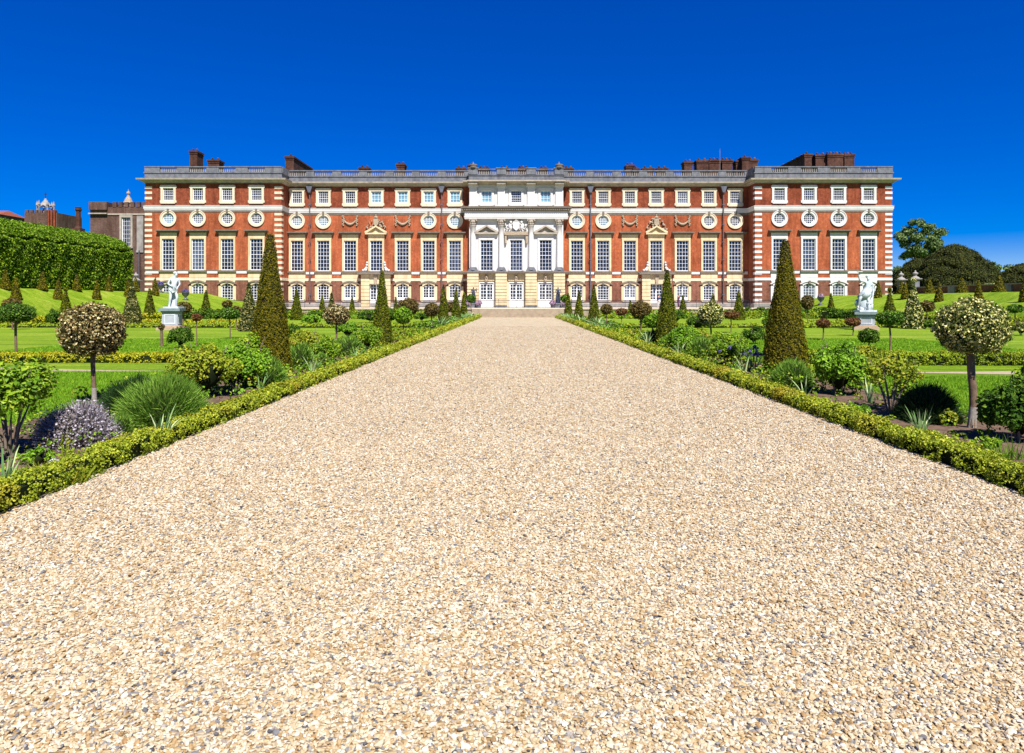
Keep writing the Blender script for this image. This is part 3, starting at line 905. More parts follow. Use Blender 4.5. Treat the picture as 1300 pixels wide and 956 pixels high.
def glazing(hw, z0, z1, cols, rows, y=.12, bar=.055, frame=.10, thick=(), tall_mid=False, arch=None):
    """white sash bars; z measured from the sill"""
    g = Geo()
    e = .003
    g.box(-hw, -hw + frame, y - .05, y + .06, z0, z1); g.box(hw - frame, hw, y - .05, y + .06, z0, z1)
    g.box(-hw + frame, hw - frame, y - .05, y + .06, z0, z0 + frame * 1.3); g.box(-hw + frame, hw - frame, y - .05, y + .06, z1 - frame, z1)
    for k in range(1, cols):
        x = -hw + 2 * hw * k / cols; b = bar * (2.6 if k in thick else 1) / 2
        g.box(x - b, x + b, y - .03, y + .05, z0 + frame, z1 - frame)
    for k in range(1, rows):
        z = z0 + (z1 - z0) * k / rows; b = bar / 2 * (1.7 if (tall_mid and k == rows // 2) else 1)
        g.box(-hw + frame, hw - frame, y - .026, y + .046, z - b, z + b)
    return g


def pane(hw, z0, z1, y=.155):
    g = Geo(); g.box(-hw, hw, y, y + .02, z0, z1); return g


def ringframe(hw, z0, z1, w, y0, y1, ears=0.0, bottom=True):
    g = Geo()
    g.box(-hw - w - ears, hw + w + ears, y0, y1, z1, z1 + w)
    g.box(-hw - w, -hw, y0, y1, z0, z1); g.box(hw, hw + w, y0, y1, z0, z1)
    if bottom: g.box(-hw - w - ears, hw + w + ears, y0, y1, z0 - w, z0)
    return g


def arc(hw, z_spring, rise_, n=13):
    x = np.linspace(-hw, hw, n)
    R = (hw * hw + rise_ * rise_) / (2 * rise_)
    return np.c_[x, z_spring + np.sqrt(np.maximum(0, R * R - x * x)) - (R - rise_)]


WIN = {}


def make_tall(stone):
    hw, h = .84, 4.18
    s = ringframe(hw, 0, h, .24, -.12, .25, bottom=False)
    s.box(-.78 - .34, .78 + .34, -.06, 0, h + .245, h + .80)                       # frieze
    s.box(-1.15, 1.15, -.07, 0, -1.35 + .33, -.235)                               # apron
    hd = Geo()
    hd.box(-1.32, 1.32, -.26, -.002, h + .803, h + .90)
    hd.box(-1.42, 1.42, -.46, -.001, h + .902, h + 1.02); hd.box(-1.5, 1.5, -.56, 0, h + 1.022, h + 1.14)
    sl = Geo(); sl.box(-1.22, 1.22, -.30, .2, -.22, -.03)
    return dict(name='tall_window', s=s.mesh('tall_surround', M[stone]), hood=hd.mesh('hood', M['hood']), sill=sl.mesh('sill', M['hood']),
                sash=glazing(hw, 0, h, 4, 8, tall_mid=True, bar=.034, frame=.075).mesh('sash', M['paint']), pane=pane(hw, 0, h).mesh('pane', M['glass']))


def make_attic(stone):
    hw, h = .70, 1.66
    s = ringframe(hw, 0, h, .30, -.12, .25, ears=.10)
    s.box(-1.0, 1.0, -.12, 0, h + .305, h + .40)
    sl = Geo(); sl.box(-.95, .95, -.24, -.124, -.44, -.30); sl.box(-.85, .85, -.2, -.123, -.297, -.02)
    hd = Geo(); hd.box(-1.08, -.78, -.13, -.001, -.46, -.305); hd.box(.78, 1.08, -.13, -.001, -.46, -.305)
    d = dict(name='attic_window', s=s.mesh('attic_surround', M[stone]), sill=sl.mesh('sill', M[stone]),
             sash=glazing(hw, 0, h, 5, 5, bar=.028, frame=.07, tall_mid=True).mesh('sash', M['paint']), pane=pane(hw, 0, h).mesh('pane', M['glass']))
    d['pane_b'] = pane(hw, 0, h).mesh('pane', M['blind'])
    d['sash_b'] = glazing(hw, 0, h, 3, 3, bar=.04).mesh('sash', M['paint'])
    return d


def circle(r, n=28, zc=0.0):
    a = np.linspace(0, 2 * np.pi, n, endpoint=False)
    return np.c_[r * np.cos(a), zc + r * np.sin(a)]


def make_round(stone):
    s = Geo(); s.strip(circle(.74), circle(1.08), -.11, .24, closed=True); s.strip(circle(1.0), circle(1.10), -.17, -.112, closed=True)
    k = Geo(); k.box(-.13, .13, -.24, -.05, .80, 1.28)
    sa = Geo(); sa.strip(circle(.66), circle(.74), .07, .18, closed=True)
    for t in (-.36, -.12, .12, .36):
        L = math.sqrt(.68 ** 2 - t * t)
        sa.box(t - .019, t + .019, .09, .17, -L, L); sa.box(-L, L, .094, .166, t - .019, t + .019)
    p = Geo(); p.prism(circle(.735), .172, .19)
    d = dict(name='round_window', s=s.mesh('round_surround', M[stone]), keystone=k.mesh('keystone', M['hood']), sash=sa.mesh('sash', M['paint']), pane=p.mesh('pane', M['glass']))
    p = Geo(); p.prism(circle(.735), .172, .19); d['pane_b'] = p.mesh('pane', M['blind'])
    return d


def make_ground(stone, french):
    hw, zs, rs = .80, 1.92, .34
    s = Geo()
    inn = arc(hw, zs, rs); out = np.c_[inn[:, 0] * (1.16 / hw), np.full(len(inn), 2.72)]
    s.strip(inn, out, -.09, .25)
    s.box(-1.16, -hw, -.09, .25, -.1, zs); s.box(hw, 1.16, -.09, .25, -.1, zs)
    a1 = arc(1.12, zs + .22, .36); a2 = arc(1.30, zs + .26, .50)
    hd = Geo(); hd.strip(a1, a2, -.22, -.092)
    k = Geo(); k.box(-.14, .14, -.26, -.09, zs + .30, zs + .72)
    sl = Geo(); sl.box(-1.0, 1.0, -.2, .2, -.24, -.104)
    sa = Geo()
    for x0, x1 in ((-hw, -hw + .10), (hw - .10, hw)): sa.box(x0, x1, .07, .18, 0, zs)
    sa.box(-hw + .1, hw - .1, .07, .18, 0, .13 if not french else .42)
    sa.strip(arc(hw - .09, zs - .02, rs - .02), arc(hw, zs, rs), .07, .18)
    for k2 in range(1, 4):
        x = -hw + 2 * hw * k2 / 4; b = .021 * (2.8 if (french and k2 == 2) else 1)
        top = zs + rs * (1 - (x / hw) ** 2) - .04
        sa.box(x - b, x + b, .09, .17, .12, top)
    for k2 in range(1, 6):
        z = k2 * 2.26 / 6; b = .021
        sa.box(-hw + .1, hw - .1, .094, .166, z - b, z + b)
    p = Geo(); pts = np.r_[[(-hw, 0), (hw, 0)], arc(hw, zs, rs)[::-1]]; p.prism(pts, .175, .195)
    return dict(name='ground_window', s=s.mesh('ground_surround', M[stone]), hood=hd.mesh('hood', M['hood'] if stone != 'white' else M[stone]), keystone=k.mesh('keystone', M['hood']),
                sill=sl.mesh('sill', M['plinth']), sash=sa.mesh('sash', M['paint']), pane=p.mesh('pane', M['glass']))


for st in ('yellow', 'cream', 'white'):
    WIN['tall', st], WIN['attic', st], WIN['round', st] = make_tall(st), make_attic(st), make_round(st)
    WIN['ground', st], WIN['french', st] = make_ground(st, False), make_ground(st, True)


def window(kind, st, x, y, z, blind=False, skip=()):
    d = WIN[kind, st]
    o = put(d['name'], d['s'], None, palace, (x, y - 92, z - BASE))
    for k in ('hood', 'keystone', 'sill', 'sash', 'pane'):
        if k in d and k not in skip:
            me = d.get(k + '_b', d[k]) if blind else d[k]
            put(k, me, None, o)
    return o


for xs, y, st in ((pavL, YP, 'yellow'), (mainL, YM, 'yellow'), (mainR, YM, 'yellow'), (pavR, YP, 'white')):
    for k, x in enumerate(xs):
        is_main = y == YM
        window('attic', 'cream' if st == 'yellow' else st, x, y, 15.19, blind=(xs is mainL and k >= 3))
        if not is_main or k in (0, 1, 5, 6):
            window('round', 'cream' if st == 'yellow' else st, x, y, 12.79, blind=(xs is mainL or (xs is mainR and k < 2) or (xs is pavL and k == 0)))
        window('tall', st, x, y, 5.91, skip=('hood',) if (is_main and k == 3) else ())
        if not (is_main and k == 3):
            fr = (xs is pavL and k == 1) or (is_main and k in (2, 4) or (xs is mainL and k in (5, 6)) or (xs is mainR and k in (0,)))
            window('french' if fr else 'ground', st, x, y, 1.88)

# white and brick blocks between the window aprons
for xs, y, x0, x1 in ((pavL, YP, XL0, XL1), (mainL, YM, XL1, XC0), (mainR, YM, XC1, XR0), (pavR, YP, XR0, XR1)):
    g = Geo()
    ed = [x0 - 1.2 + (0.0)] + list(xs) + [x1 + 1.2]
    for a, b in zip(ed[:-1], ed[1:]):
        l, r = max(a + 1.20, x0 + .05), min(b - 1.20, x1 - .05)
        if r - l > .2: g.box(l + .02, r - .02, y - .085, y, 5.46, 5.84)
    pp('stone_band', g, M['white'])
    g = Geo(); segs = []
    for a, b in zip(ed[:-1], ed[1:]):
        l, r = max(a + 1.24, x0), min(b - 1.24, x1)
        if r - l > .2: g.box(l, r, y - .14, y, 5.845, 5.915)
    pp('stone_band', g, M['hood'])

# ------------------------------------------------------------------ doorways in the two ranges with carved crests above


def crest(g, cx, y, z, w, h, seed, triangular=True):
    """relief carving: shield with crown, supporters and scrolls"""
    r = np.random.default_rng(seed)
    for k in range(int(46 * w * h / 4)):
        u, t = r.uniform(-1, 1), r.random()
        if triangular and abs(u) > 1.02 - t * .86: continue
        rr = r.uniform(.06, .15)
        g.ball((cx + u * w / 2, y - .1, z + t * h), (rr * r.uniform(.7, 1.7), .16, rr * r.uniform(.7, 1.5)), seg=6, rings=5, rot=r.uniform(-1, 1))
    for s in (-1, 1):                      # scroll work curling up to the shield
        a = np.linspace(0, 4.2, 14)
        g.tube(np.c_[cx + s * (w * .40 - .16 * a * .5 - .12 * np.cos(a * 2)), np.full(14, y - .14), z + .1 + h * .13 * a + .1 * np.sin(a * 2)], .055, 5)
    sh = [(cx - .34, z + h * .78), (cx - .34, z + h * .42), (cx, z + h * .22), (cx + .34, z + h * .42), (cx + .34, z + h * .78)]
    g.prism(sh, y - .30, y - .05)
    g.ball((cx, y - .2, z + h * .9), (.27, .2, .17), seg=10, rings=6); g.ball((cx, y - .2, z + h * 1.04), (.09, .09, .12), seg=8, rings=6)
    for q in (-.2, -.1, 0, .1, .2): g.ball((cx + q, y - .3, z + h * .83), (.05, .05, .07), seg=6, rings=5)


for xs in (mainL, mainR):
    x = xs[3]
    g = Geo()                               # rusticated stone bay round the door
    for s in (-1, 1):
        a, b = sorted((x + s * .86, x + s * 2.0))
        for k in range(9):
            g.box(a, b, YM - .50, YM + .2, BASE + k * .50, BASE + k * .50 + .44)
        g.box(a + .03, b - .03, YM - .44, YM + .2, BASE, 5.40)
    g.box(x - .859, x + .859, YM - .42, YM + .2, 4.15, 5.40)
    dp = pp('doorcase', g, M['yellow'])
    k = Geo(); k.prism([(x - .17, 4.1), (x + .17, 4.1), (x + .27, 5.38), (x - .27, 5.38)], YM - .62, YM - .40); pp('keystone', k, M['carve'], dp)
    k = Geo(); k.box(x - 2.45, x + 2.45, YM - .95, YM + .1, 5.42, 5.62); k.box(x - 2.3, x + 2.3, YM - .8, YM + .1, 5.625, 5.80); pp('balcony_sill', k, M['hood'], dp)
    g = Geo()
    for s in (-1, 1): g.box(x + s * .43 - .42, x + s * .43 + .42, YM + .10, YM + .17, BASE, BASE + .95)
    door = pp('door', g, M['paint'])
    gl = glazing(.86, 0, 2.22, 4, 5, y=.12, thick=(2,)); o = put('sash', gl, M['paint'], palace, (x, YM - 92, .95)); o.parent = door; o.matrix_parent_inverse = Matrix.Translation((0, 0, 0)); o.location = (x, YM, BASE + .95)
    o = put('pane', pane(.86, 0, 2.22), M['glass']); o.parent = door; o.location = (x, YM, BASE + .95)
    # pediment and crest over the window
    g = Geo()
    g.box(x - 1.45, x + 1.45, YM - .46, YM, 10.92, 11.12)
    g.prism([(x - 1.42, 11.125), (x + 1.42, 11.125), (x, 11.85)], YM - .16, YM)
    for s in (-1, 1):
        g.prism([(x + s * 1.5, 11.125), (x + s * 1.5, 11.30), (x, 12.12), (x, 11.90), (x + s * 1.2, 11.125)] if s > 0 else [(x, 11.90), (x, 12.12), (x - 1.5, 11.30), (x - 1.5, 11.125), (x - 1.2, 11.125)], YM - .5 - .001 * s, YM)
    pd = pp('pediment', g, M['yellow'])
    g = Geo(); crest(g, x, YM - .1, 11.55, 3.2, 1.9, 3 if xs is mainL else 4); pp('crest', g, M['carve'], pd)
    for s in (-1, 1):                       # scroll consoles flanking the foot of the window
        g = Geo()
        for q, (dx, dz, r) in enumerate(((1.30, .35, .20), (1.42, .12, .26), (1.24, .75, .17), (1.2, 1.1, .14), (1.75, .03, .17))):
            g.ball((x + s * dx, YM - .3, 5.95 + dz), (r, .22, r * 1.1), seg=9, rings=6)
        pp('scroll_console', g, M['white'])
    for kk in (2, 4):                       # festoons in place of the round windows
        cx = xs[kk]; g = Geo()
        for s in (-1, 1):
            for q in range(8):
                g.ball((cx + s * (.92 + .07 * math.sin(q * 2.1)), YM - .1, 12.15 + q * .18), (.13 + .04 * (q % 2), .14, .11), seg=7, rings=5)
        for q in range(15):
            u = -1 + 2 * q / 14
            g.ball((cx + u * .82, YM - .12, 12.32 + .52 * u * u), (.11, .14, .13 + .07 * (1 - abs(u))), seg=7, rings=5)
        pp('festoon', g, M['carve'])

# ------------------------------------------------------------------ centrepiece
dz0 = 1.02
ch_t = [(c, .88, 5.84, 10.14) for c in cen]
ch_a = [(c, .76, 15.05, 16.85) for c in cen]
ch_d = [(c, .92, BASE, 4.22) for c in cen]
g = Geo(); wall_front(g, XC0, XC1, YC, 5.55, 18.0, ch_t + ch_a)
for xa in (XC0, XC1): g.add([(xa, YC, 5.55), (xa, YM, 5.55), (xa, YM, 18), (xa, YC, 18)], [(0, 1, 2, 3)])
pp('centre_wall', g, M['white'])
g = Geo(); wall_front(g, XC0, XC1, YC, BASE, 5.55, ch_d)
for xa in (XC0, XC1): g.add([(xa, YC, BASE), (xa, YM, BASE), (xa, YM, 5.55), (xa, YC, 5.55)], [(0, 1, 2, 3)])
pp('centre_wall', g, M['yellow'])
g = Geo(); g.box(XC0 + .02, XC1 - .02, YC + .40, YM + .5, BASE - .5, 18.5); pp('roof', g, M['roof'])
colx = [wx(p, YC - .3) for p in (600.6, 636.4, 674.2, 709.9)]
for c in colx:                              # rusticated piers below, columns above
    g = Geo()
    for k in range(10): g.box(c - .76, c + .76, YC - .78, YC - .002, BASE + .30 + k * .43, BASE + .30 + k * .43 + .36)
    g.box(c - .70, c + .70, YC - .66, YC - .001, BASE, 5.52)
    pr = pp('pier', g, M['yellow'])
    g = Geo(); g.box(c - .80, c + .80, YC - .84, YC - .79, BASE - .02, BASE + .30); pp('pier_base', g, M['grey'], pr)
    g = Geo(); g.box(c - .66, c + .66, YC - .68, YC - .002, 5.80, 5.98); g.lathe([(.62, 5.98), (.62, 6.06), (.52, 6.14), (.55, 6.22), (.45, 6.36), (.38, 6.40)], c, YC - .16, 0, 16)
    g.prism([(c - .64, 5.985), (c + .64, 5.985), (c + .44, 6.30), (c - .44, 6.30)], YC - .64, YC - .003)
    cb = pp('column_base', g, M['grey'])
    g = Geo(); g.lathe([(.40, 6.35), (.395, 8.2), (.36, 10.6), (.335, 11.95), (.38, 11.97), (.38, 12.05)], c, YC - .16, 0, 20)
    col = pp('column', g, M['white'])
    g = Geo(); g.lathe([(.33, 12.05), (.36, 12.3), (.42, 12.5), (.52, 12.72), (.46, 12.76)], c, YC - .16, 0, 12)
    for q in range(10):
        a = q * .628
        for zz, rr in ((12.22, .37), (12.48, .43)): g.ball((c + rr * math.cos(a), YC - .16 + rr * math.sin(a), zz), (.10, .10, .12), seg=6, rings=5)
    for s in (-1, 1): g.ball((c + s * .46, YC - .54, 12.66), (.13, .13, .13), seg=8, rings=6)
    g.box(c - .56, c + .56, YC - .66, YC - .004, 12.765, 12.9)
    pp('capital', g, M['cornice'], col)
    # attic pilaster strips
    g = Geo(); g.box(c - .50, c + .50, YC - .30, YC, 14.56, 17.50); g.box(c - .62, c + .62, YC - .42, YC, 17.2, 17.50); g.box(c - .58, c + .58, YC - .38, YC, 14.562, 14.8)
    pp('pilaster', g, M['white'])
    g = Geo(); g.box(c - .62, c + .62, YC - .22, YC - .165, 18.96, 19.70); g.box(c - .72, c + .72, YC - .3, YC + .2, 19.73, 19.86)
    pp('balustrade', g, M['grey'])
    g = Geo(); g.box(c - .60, c + .60, YC - 1.0, YC, 17.505, 17.852); g.box(c - .70, c + .70, YC - 1.2, YC, 17.855, 18.04); pp('cornice', g, M['cornice'])
for c in (colx[0], colx[3]):
    g = Geo(); g.lathe([(.5, 19.86), (.5, 20.15), (.55, 20.2), (.55, 20.3), (.12, 20.4), (.02, 20.7)], c, YC, 0, 12); pp('urn', g, M['hood'])
CF = [(XC0, YM), (XC0, YC), (XC1, YC), (XC1, YM)]
g = Geo(); g.sweep(CF, [(0, 12.90), (.60, 12.902), (.60, 13.05), (.64, 13.06), (.64, 13.22), (.68, 13.3), (0, 13.32)]); pp('architrave', g, M['white'])
g = Geo(); g.sweep(CF, [(.0, 13.31), (.58, 13.312), (.58, 13.90), (0, 13.92)]); pp('frieze', g, M['white'])
g = Geo(); g.sweep(CF, [(0, 13.90), (.64, 13.903), (.66, 14.02), (.76, 14.06), (.76, 14.22), (1.06, 14.27), (1.12, 14.52), (0, 14.58)])
en = pp('entablature', g, M['hood'])
g = Geo(); k = XC0 - .9
while k < XC1 + .9: g.box(k, k + .14, YC - .93, YC - .7, 14.03, 14.20); k += .29
pp('dentils', g, M['cornice'], en)
g = Geo(); g.sweep(CF, [(.0, 5.50), (.80, 5.502), (.82, 5.60), (.86, 5.64), (.86, 5.795), (0, 5.80)]); pp('string_course', g, M['hood'])
for k, c in enumerate(cen):
    window('attic', 'white', c, YC, 15.12, blind=(k != 1))
    window('tall', 'white', c, YC, 5.91, skip=('hood', 'sill'))
    # raised side panels in the attic
    for s in (-1, 1):
        g = Geo(); g.box(c + s * 1.28 - .18, c + s * 1.28 + .18, YC - .07, YC, 14.6, 16.9); pp('panel', g, M['white'])
    if k != 1:
        g = Geo(); g.box(c - 1.55, c + 1.55, YC - .52, YC, 10.86, 11.06)
        g.prism([(c - 1.4, 11.063), (c + 1.4, 11.063), (c, 11.80)], YC - .16, YC)
        g.prism([(c + 1.28, 11.063), (c + 1.62, 11.063), (c + 1.62, 11.2), (c, 12.06), (c, 11.84)], YC - .54, YC)
        g.prism([(c - 1.28, 11.063), (c, 11.84), (c, 12.061), (c - 1.62, 11.2), (c - 1.62, 11.063)], YC - .541, YC)
        pp('pediment', g, M['cornice'])
    else:
        g = Geo(); g.box(c - 1.6, c + 1.6, YC - .52, YC, 10.72, 11.18)
        for s in (-1, 1):
            g.box(c + s * 1.42 - .13, c + s * 1.42 + .13, YC - .42, YC, 9.6, 10.715)
        pd = pp('window_cornice', g, M['carve'])
        g = Geo(); r = np.random.default_rng(5)
        g.prism([(c - .45, 12.55), (c - .45, 11.7), (c, 11.3), (c + .45, 11.7), (c + .45, 12.55)], YC - .42, YC)
        g.ball((c, YC - .3, 12.72), (.36, .22, .16), seg=10, rings=6); g.ball((c, YC - .3, 12.86), (.1, .1, .12), seg=8)
        for s in (-1, 1):
            g.ball((c + s * .80, YC - .25, 11.85), (.26, .22, .48), rot=-s * .25, seg=9, rings=7)
            g.ball((c + s * .72, YC - .3, 12.45), (.19, .2, .2), seg=9, rings=7)
            g.tube([(c + s * .95, YC - .25, 11.6), (c + s * 1.25, YC - .25, 11.5), (c + s * 1.35, YC - .25, 11.95), (c + s * 1.5, YC - .25, 12.3)], [.11, .09, .08, .12], 6)
            g.tube([(c + s * .7, YC - .3, 12.1), (c + s * .45, YC - .38, 12.25)], [.1, .08], 6)
            g.tube([(c + s * .75, YC - .25, 11.5), (c + s * .95, YC - .25, 11.22)], [.12, .1], 6)
        for q in range(38):
            u = r.uniform(-1, 1)
            g.ball((c + u * 1.45, YC - .12, 11.25 + r.random() * (1.35 - .55 * abs(u))), (r.uniform(.08, .16), .16, r.uniform(.07, .15)), seg=6, rings=5, rot=r.uniform(-1, 1))
        pp('coat_of_arms', g, M['white'], pd)
    # ground floor doors
    g = Geo()
    for s in (-1, 1): g.box(c + s * .46 - .45, c + s * .46 + .45, YC + .10, YC + .17, BASE, BASE + .92)
    hwid = .92
    d = pp('door', g, M['paint'])
    o = put('sash', glazing(.91, 0, 2.28, 4, 5, thick=(2,), frame=.14), M['paint']); o.parent = d; o.location = (c, YC, BASE + .92)
    o = put('pane', pane(.90, 0, 2.28), M['glass']); o.parent = d; o.location = (c, YC, BASE + .92)
    g = Geo(); g.box(c - 1.03, c - .921, YC - .06, YC + .2, BASE, 4.22); g.box(c + .921, c + 1.03, YC - .06, YC + .2, BASE, 4.22); g.box(c - 1.03, c + 1.03, YC - .06, YC + .2, 4.222, 4.38); pp('door_frame', g, M['white'], d)
    g = Geo()                               # flat arch of long voussoirs
    for q in range(-3, 4):
        if q == 0: continue
        a0, a1 = q * .36 - .165, q * .36 + .165
        g.prism([(c + a0 * .86, 4.55), (c + a1 * .86, 4.55), (c + a1, 5.48), (c + a0, 5.48)], YC - .16, YC - .003)
    pp('flat_arch', g, M['yellow'])
    g = Geo(); g.prism([(c - .15, 4.45), (c + .15, 4.45), (c + .24, 5.49), (c - .24, 5.49)], YC - .42, YC - .004); g.ball((c, YC - .42, 5.05), (.17, .14, .24)); pp('keystone', g, M['carve'])

# ------------------------------------------------------------------ downpipes, chimneys, flagpole
for p in (394.0, 561.0, 749.3, 917.6):
    x = wx(p, YM); g = Geo()
    g.tube([(x, YM - .30, 1.6), (x, YM - .30, 17.0)], .085, 8, cap=False)
    g.prism([(x - .15, 16.6), (x + .15, 16.6), (x + .42, 17.45), (x - .42, 17.45)], YM - .62, YM - .12)
    for z in (2.6, 5.0, 7.4, 9.8, 12.2, 14.9): g.box(x - .14, x + .14, YM - .42, YM - .17, z, z + .16)
    pp('downpipe', g, M['lead'])


def chimney(px, w_px, py, D, depth=1.6, pots=2, cap=True, low=18.0, rows=1):
    x0, x1 = wx(px - w_px / 2, D), wx(px + w_px / 2, D); z1 = wz(py, D)
    g = Geo(); g.box(x0, x1, D, D + depth, low, z1 - .30)
    c = pp('chimney', g, M['brick_chim'])
    k = Geo(); k.box(x0 - .07, x1 + .07, D - .07, D + depth + .07, z1 - .55, z1 - .42); k.box(x0 - .14, x1 + .14, D - .14, D + depth + .14, z1 - .30, z1 - .08); k.box(x0 - .06, x1 + .06, D - .06, D + depth + .06, z1 - .078, z1); pp('cap', k, M['brick_chim'], c)
    for rr in range(rows):
        for q in range(pots):
            t = Geo(); xx = x0 + (x1 - x0) * (q + .5) / pots
            t.lathe([(.14, z1), (.16, z1 + .05), (.12, z1 + .3), (.15, z1 + .36), (.1, z1 + .37)], xx, D + .6 + rr * depth / max(1, rows), 0, 8); pp('pot', t, M['brick_brown'] if (q + rr) % 2 else M['brick_chim'], c)


chimney(245.5, 9.5, 191, 102, 2.0, 2)
chimney(271, 14, 202.5, 101, 1.6, 2)
chimney(367.5, 10.5, 198, 100, 9, 1, rows=6)
chimney(462, 12, 212, 101, 1.6, 2); chimney(508.5, 10, 207.5, 102, 1.6, 2); chimney(585, 12, 213, 103, 1.6, 2)
chimney(598.5, 9, 209, 106, 1.6, 1); chimney(614, 13, 213, 104, 1.5, 3); chimney(640, 12, 213, 104, 1.5, 2); chimney(664, 12, 212.5, 104, 1.5, 3); chimney(690, 10, 213, 104, 1.5, 2)
chimney(711, 9, 210, 106, 1.5, 1); chimney(722, 11, 213, 104, 1.5, 2); chimney(800, 10, 209, 103, 1.6, 2); chimney(808, 7, 213.5, 101, 1.4, 1); chimney(823, 14, 213, 101, 1.5, 2); chimney(841, 13, 213, 101, 1.5, 2)
chimney(874, 10.5, 204.5, 104, 1.6, 2); chimney(892, 15, 203, 104, 1.6, 2); chimney(907.5, 14, 202.5, 104, 1.6, 3); chimney(923.5, 13, 202.5, 104, 1.6, 3); chimney(939, 9, 203.5, 104, 1.6, 1); chimney(947, 10, 199, 103, 1.6, 1); chimney(957, 10, 202, 105, 1.6, 2)
chimney(1026, 9, 195, 102, 16, 1, rows=9); chimney(1043, 15, 196, 102.5, 2, 2); chimney(1060.5, 20, 195, 102, 2, 5); chimney(1078.5, 12.5, 195.5, 102, 2, 3)
g = Geo(); x = wx(914, 101); g.tube([(x, 101, 18.4), (x, 101, wz(189, 101))], [.045, .02], 6); pp('flagpole', g, M['plinth'])

# ------------------------------------------------------------------ forecourt, steps, railings
FY = 74.0
g = Geo(); g.box(-32, 32, FY, YM + .3, -.2, .90)
tag(put('forecourt', g, M['sand']), kind='structure')
g = Geo()
g.box(-31.5, -4.95, FY - .28, FY - .003, -.1, .80); g.box(-31.6, -4.9, FY - .36, FY + .10, .803, .94)
o = tag(put('terrace_wall', g, M['step']), 'low tan retaining wall with pale coping left of the palace steps', 'terrace wall')
g = Geo()
g.box(5.2, 31.5, FY - .28, FY - .003, -.1, .80); g.box(5.15, 31.6, FY - .36, FY + .10, .803, .94)
o = tag(put('terrace_wall', g, M['step']), 'low tan retaining wall with pale coping right of the palace steps', 'terrace wall')
st = empty('stone_steps', (0, FY - 1.4, 0), 'broad tan stone steps at the far end of the gravel path', 'steps')
for k in range(5):
    g = Geo(); g.box(-4.85, 5.1, -.05 + k * .30, 1.75, k * .18 + .003 * (k > 0), (k + 1) * .18 + .003); put('tread', g, M['step'], st)
    if k == 4: g = Geo(); g.box(-4.9, 5.15, 1.14, 1.76, .906, .935); put('coping', g, M['sand'], st)


def railing(x0, x1, y, label, step=.16, h=1.0):
    e = empty('iron_railing', (x0, y, .90), label, 'railing', 'black railings along the palace front')
    L = x1 - x0
    g = Geo(); g.box(0, L, -.02, .02, h - .06, h); g.box(0, L, -.015, .015, .12, .16); put('rail', g, M['iron'], e)
    g = Geo()
    for k in range(int(L / step)): g.box(k * step, k * step + .018, -.009, .009, .161, h - .061)
    put('bars', g, M['iron'], e)
    g = Geo()
    for k in range(int(L / 2.4) + 1):
        xx = min(L - .05, k * 2.4); g.box(xx, xx + .05, -.03, .025, 0, h + .08); g.ball((xx + .025, 0, h + .12), .05, seg=6, rings=5)
    put('posts', g, M['iron'], e)


railing(XL0 + .4, XL1, YP - 1.4, 'thin black iron railing before the left end pavilion')
railing(XL1 + .3, -7.4, YM - 1.5, 'thin black iron railing before the left brick range')
railing(-7.2, 7.2, YC - 2.6, 'thin black iron railing before the three centre doors')
railing(7.4, XR0 - .3, YM - 1.5, 'thin black iron railing before the right brick range')
railing(XR0, XR1 - .4, YP - 1.4, 'thin black iron railing before the right end pavilion')

# ------------------------------------------------------------------ older ranges to the left
tw = empty('tudor_range', (wx(148, 100), 100, 1.0), 'old mauve brown brick range with battlements beside the palace', 'building')
TI = Matrix.Translation(-Vector(tw.location))


def tp(name, g, mats, parent=None):
    o = put(name, g, mats); o.parent = parent or tw; o.matrix_parent_inverse = TI; return o


X = lambda p, d=100: wx(p, d)
zt = wz(263, 100)
g = Geo()
wins = [(X(160.5), .66, wz(313, 100), wz(276, 100))]
wall_front(g, X(114.5), X(187), 100, 0, zt, wins); g.box(X(114.5) + .01, X(187), 100.4, 112, 0, zt - .3)
g.add([(X(114.5), 100, 0), (X(114.5), 112, 0), (X(114.5), 112, zt), (X(114.5), 100, zt)], [(0, 1, 2, 3)])
g.box(X(114.5) - .05, X(137), 99.7, 104, zt - .4, wz(256.5, 100))
tp('wall', g, M['brick_tudor'])
g = Geo()
for p in (143, 150.5, 158, 165.5, 173, 180.5): g.box(X(p) , X(p + 4.6), 99.95, 100.4, zt - .002, zt + .75)
tp('battlement', g, M['brick_tudor'])
g = Geo(); g.box(X(137) + .02, X(187), 99.88, 100.38, wz(273, 100), wz(271, 100)); g.box(X(114.5) - .06, X(137), 99.6, 104.1, wz(272, 100), wz(270.6, 100)); tp('string_course', g, M['cornice'])
g = Geo()
zc0, zc1 = wins[0][2], wins[0][3]; xc = X(160.5)
g.box(xc - .95, xc - .661, 99.86, 100.3, zc0, zc1); g.box(xc + .661, xc + .95, 99.86, 100.3, zc0, zc1); g.box(xc - .95, xc + .95, 99.86, 100.3, zc1, zc1 + .3); g.box(xc - 1.0, xc + 1.0, 99.8, 100.3, zc0 - .25, zc0)
w_ = tp('window', g, M['cornice'])
gz = glazing(.65, 0, zc1 - zc0, 4, 7, bar=.03); o = put('sash', gz, M['paint'], w_, (xc, 100, zc0)); o.matrix_parent_inverse = Matrix.Identity(4)
o = put('pane', pane(.65, 0, zc1 - zc0), M['glass'], w_, (xc, 100, zc0))
g = Geo(); g.box(X(174), X(182), 99.9, 100, wz(318, 100), wz(274, 100)); g.box(X(173.4), X(182.4), 99.85, 100, wz(320.5, 100), wz(318, 100)); tp('stone_panel', g, M['plinth'])
g = Geo(); g.tube([(X(178), 99.7, wz(372, 100)), (X(178), 99.7, wz(318, 100))], .09, 6); tp('downpipe', g, M['lead'])
g = Geo(); zz = wz(262, 103)
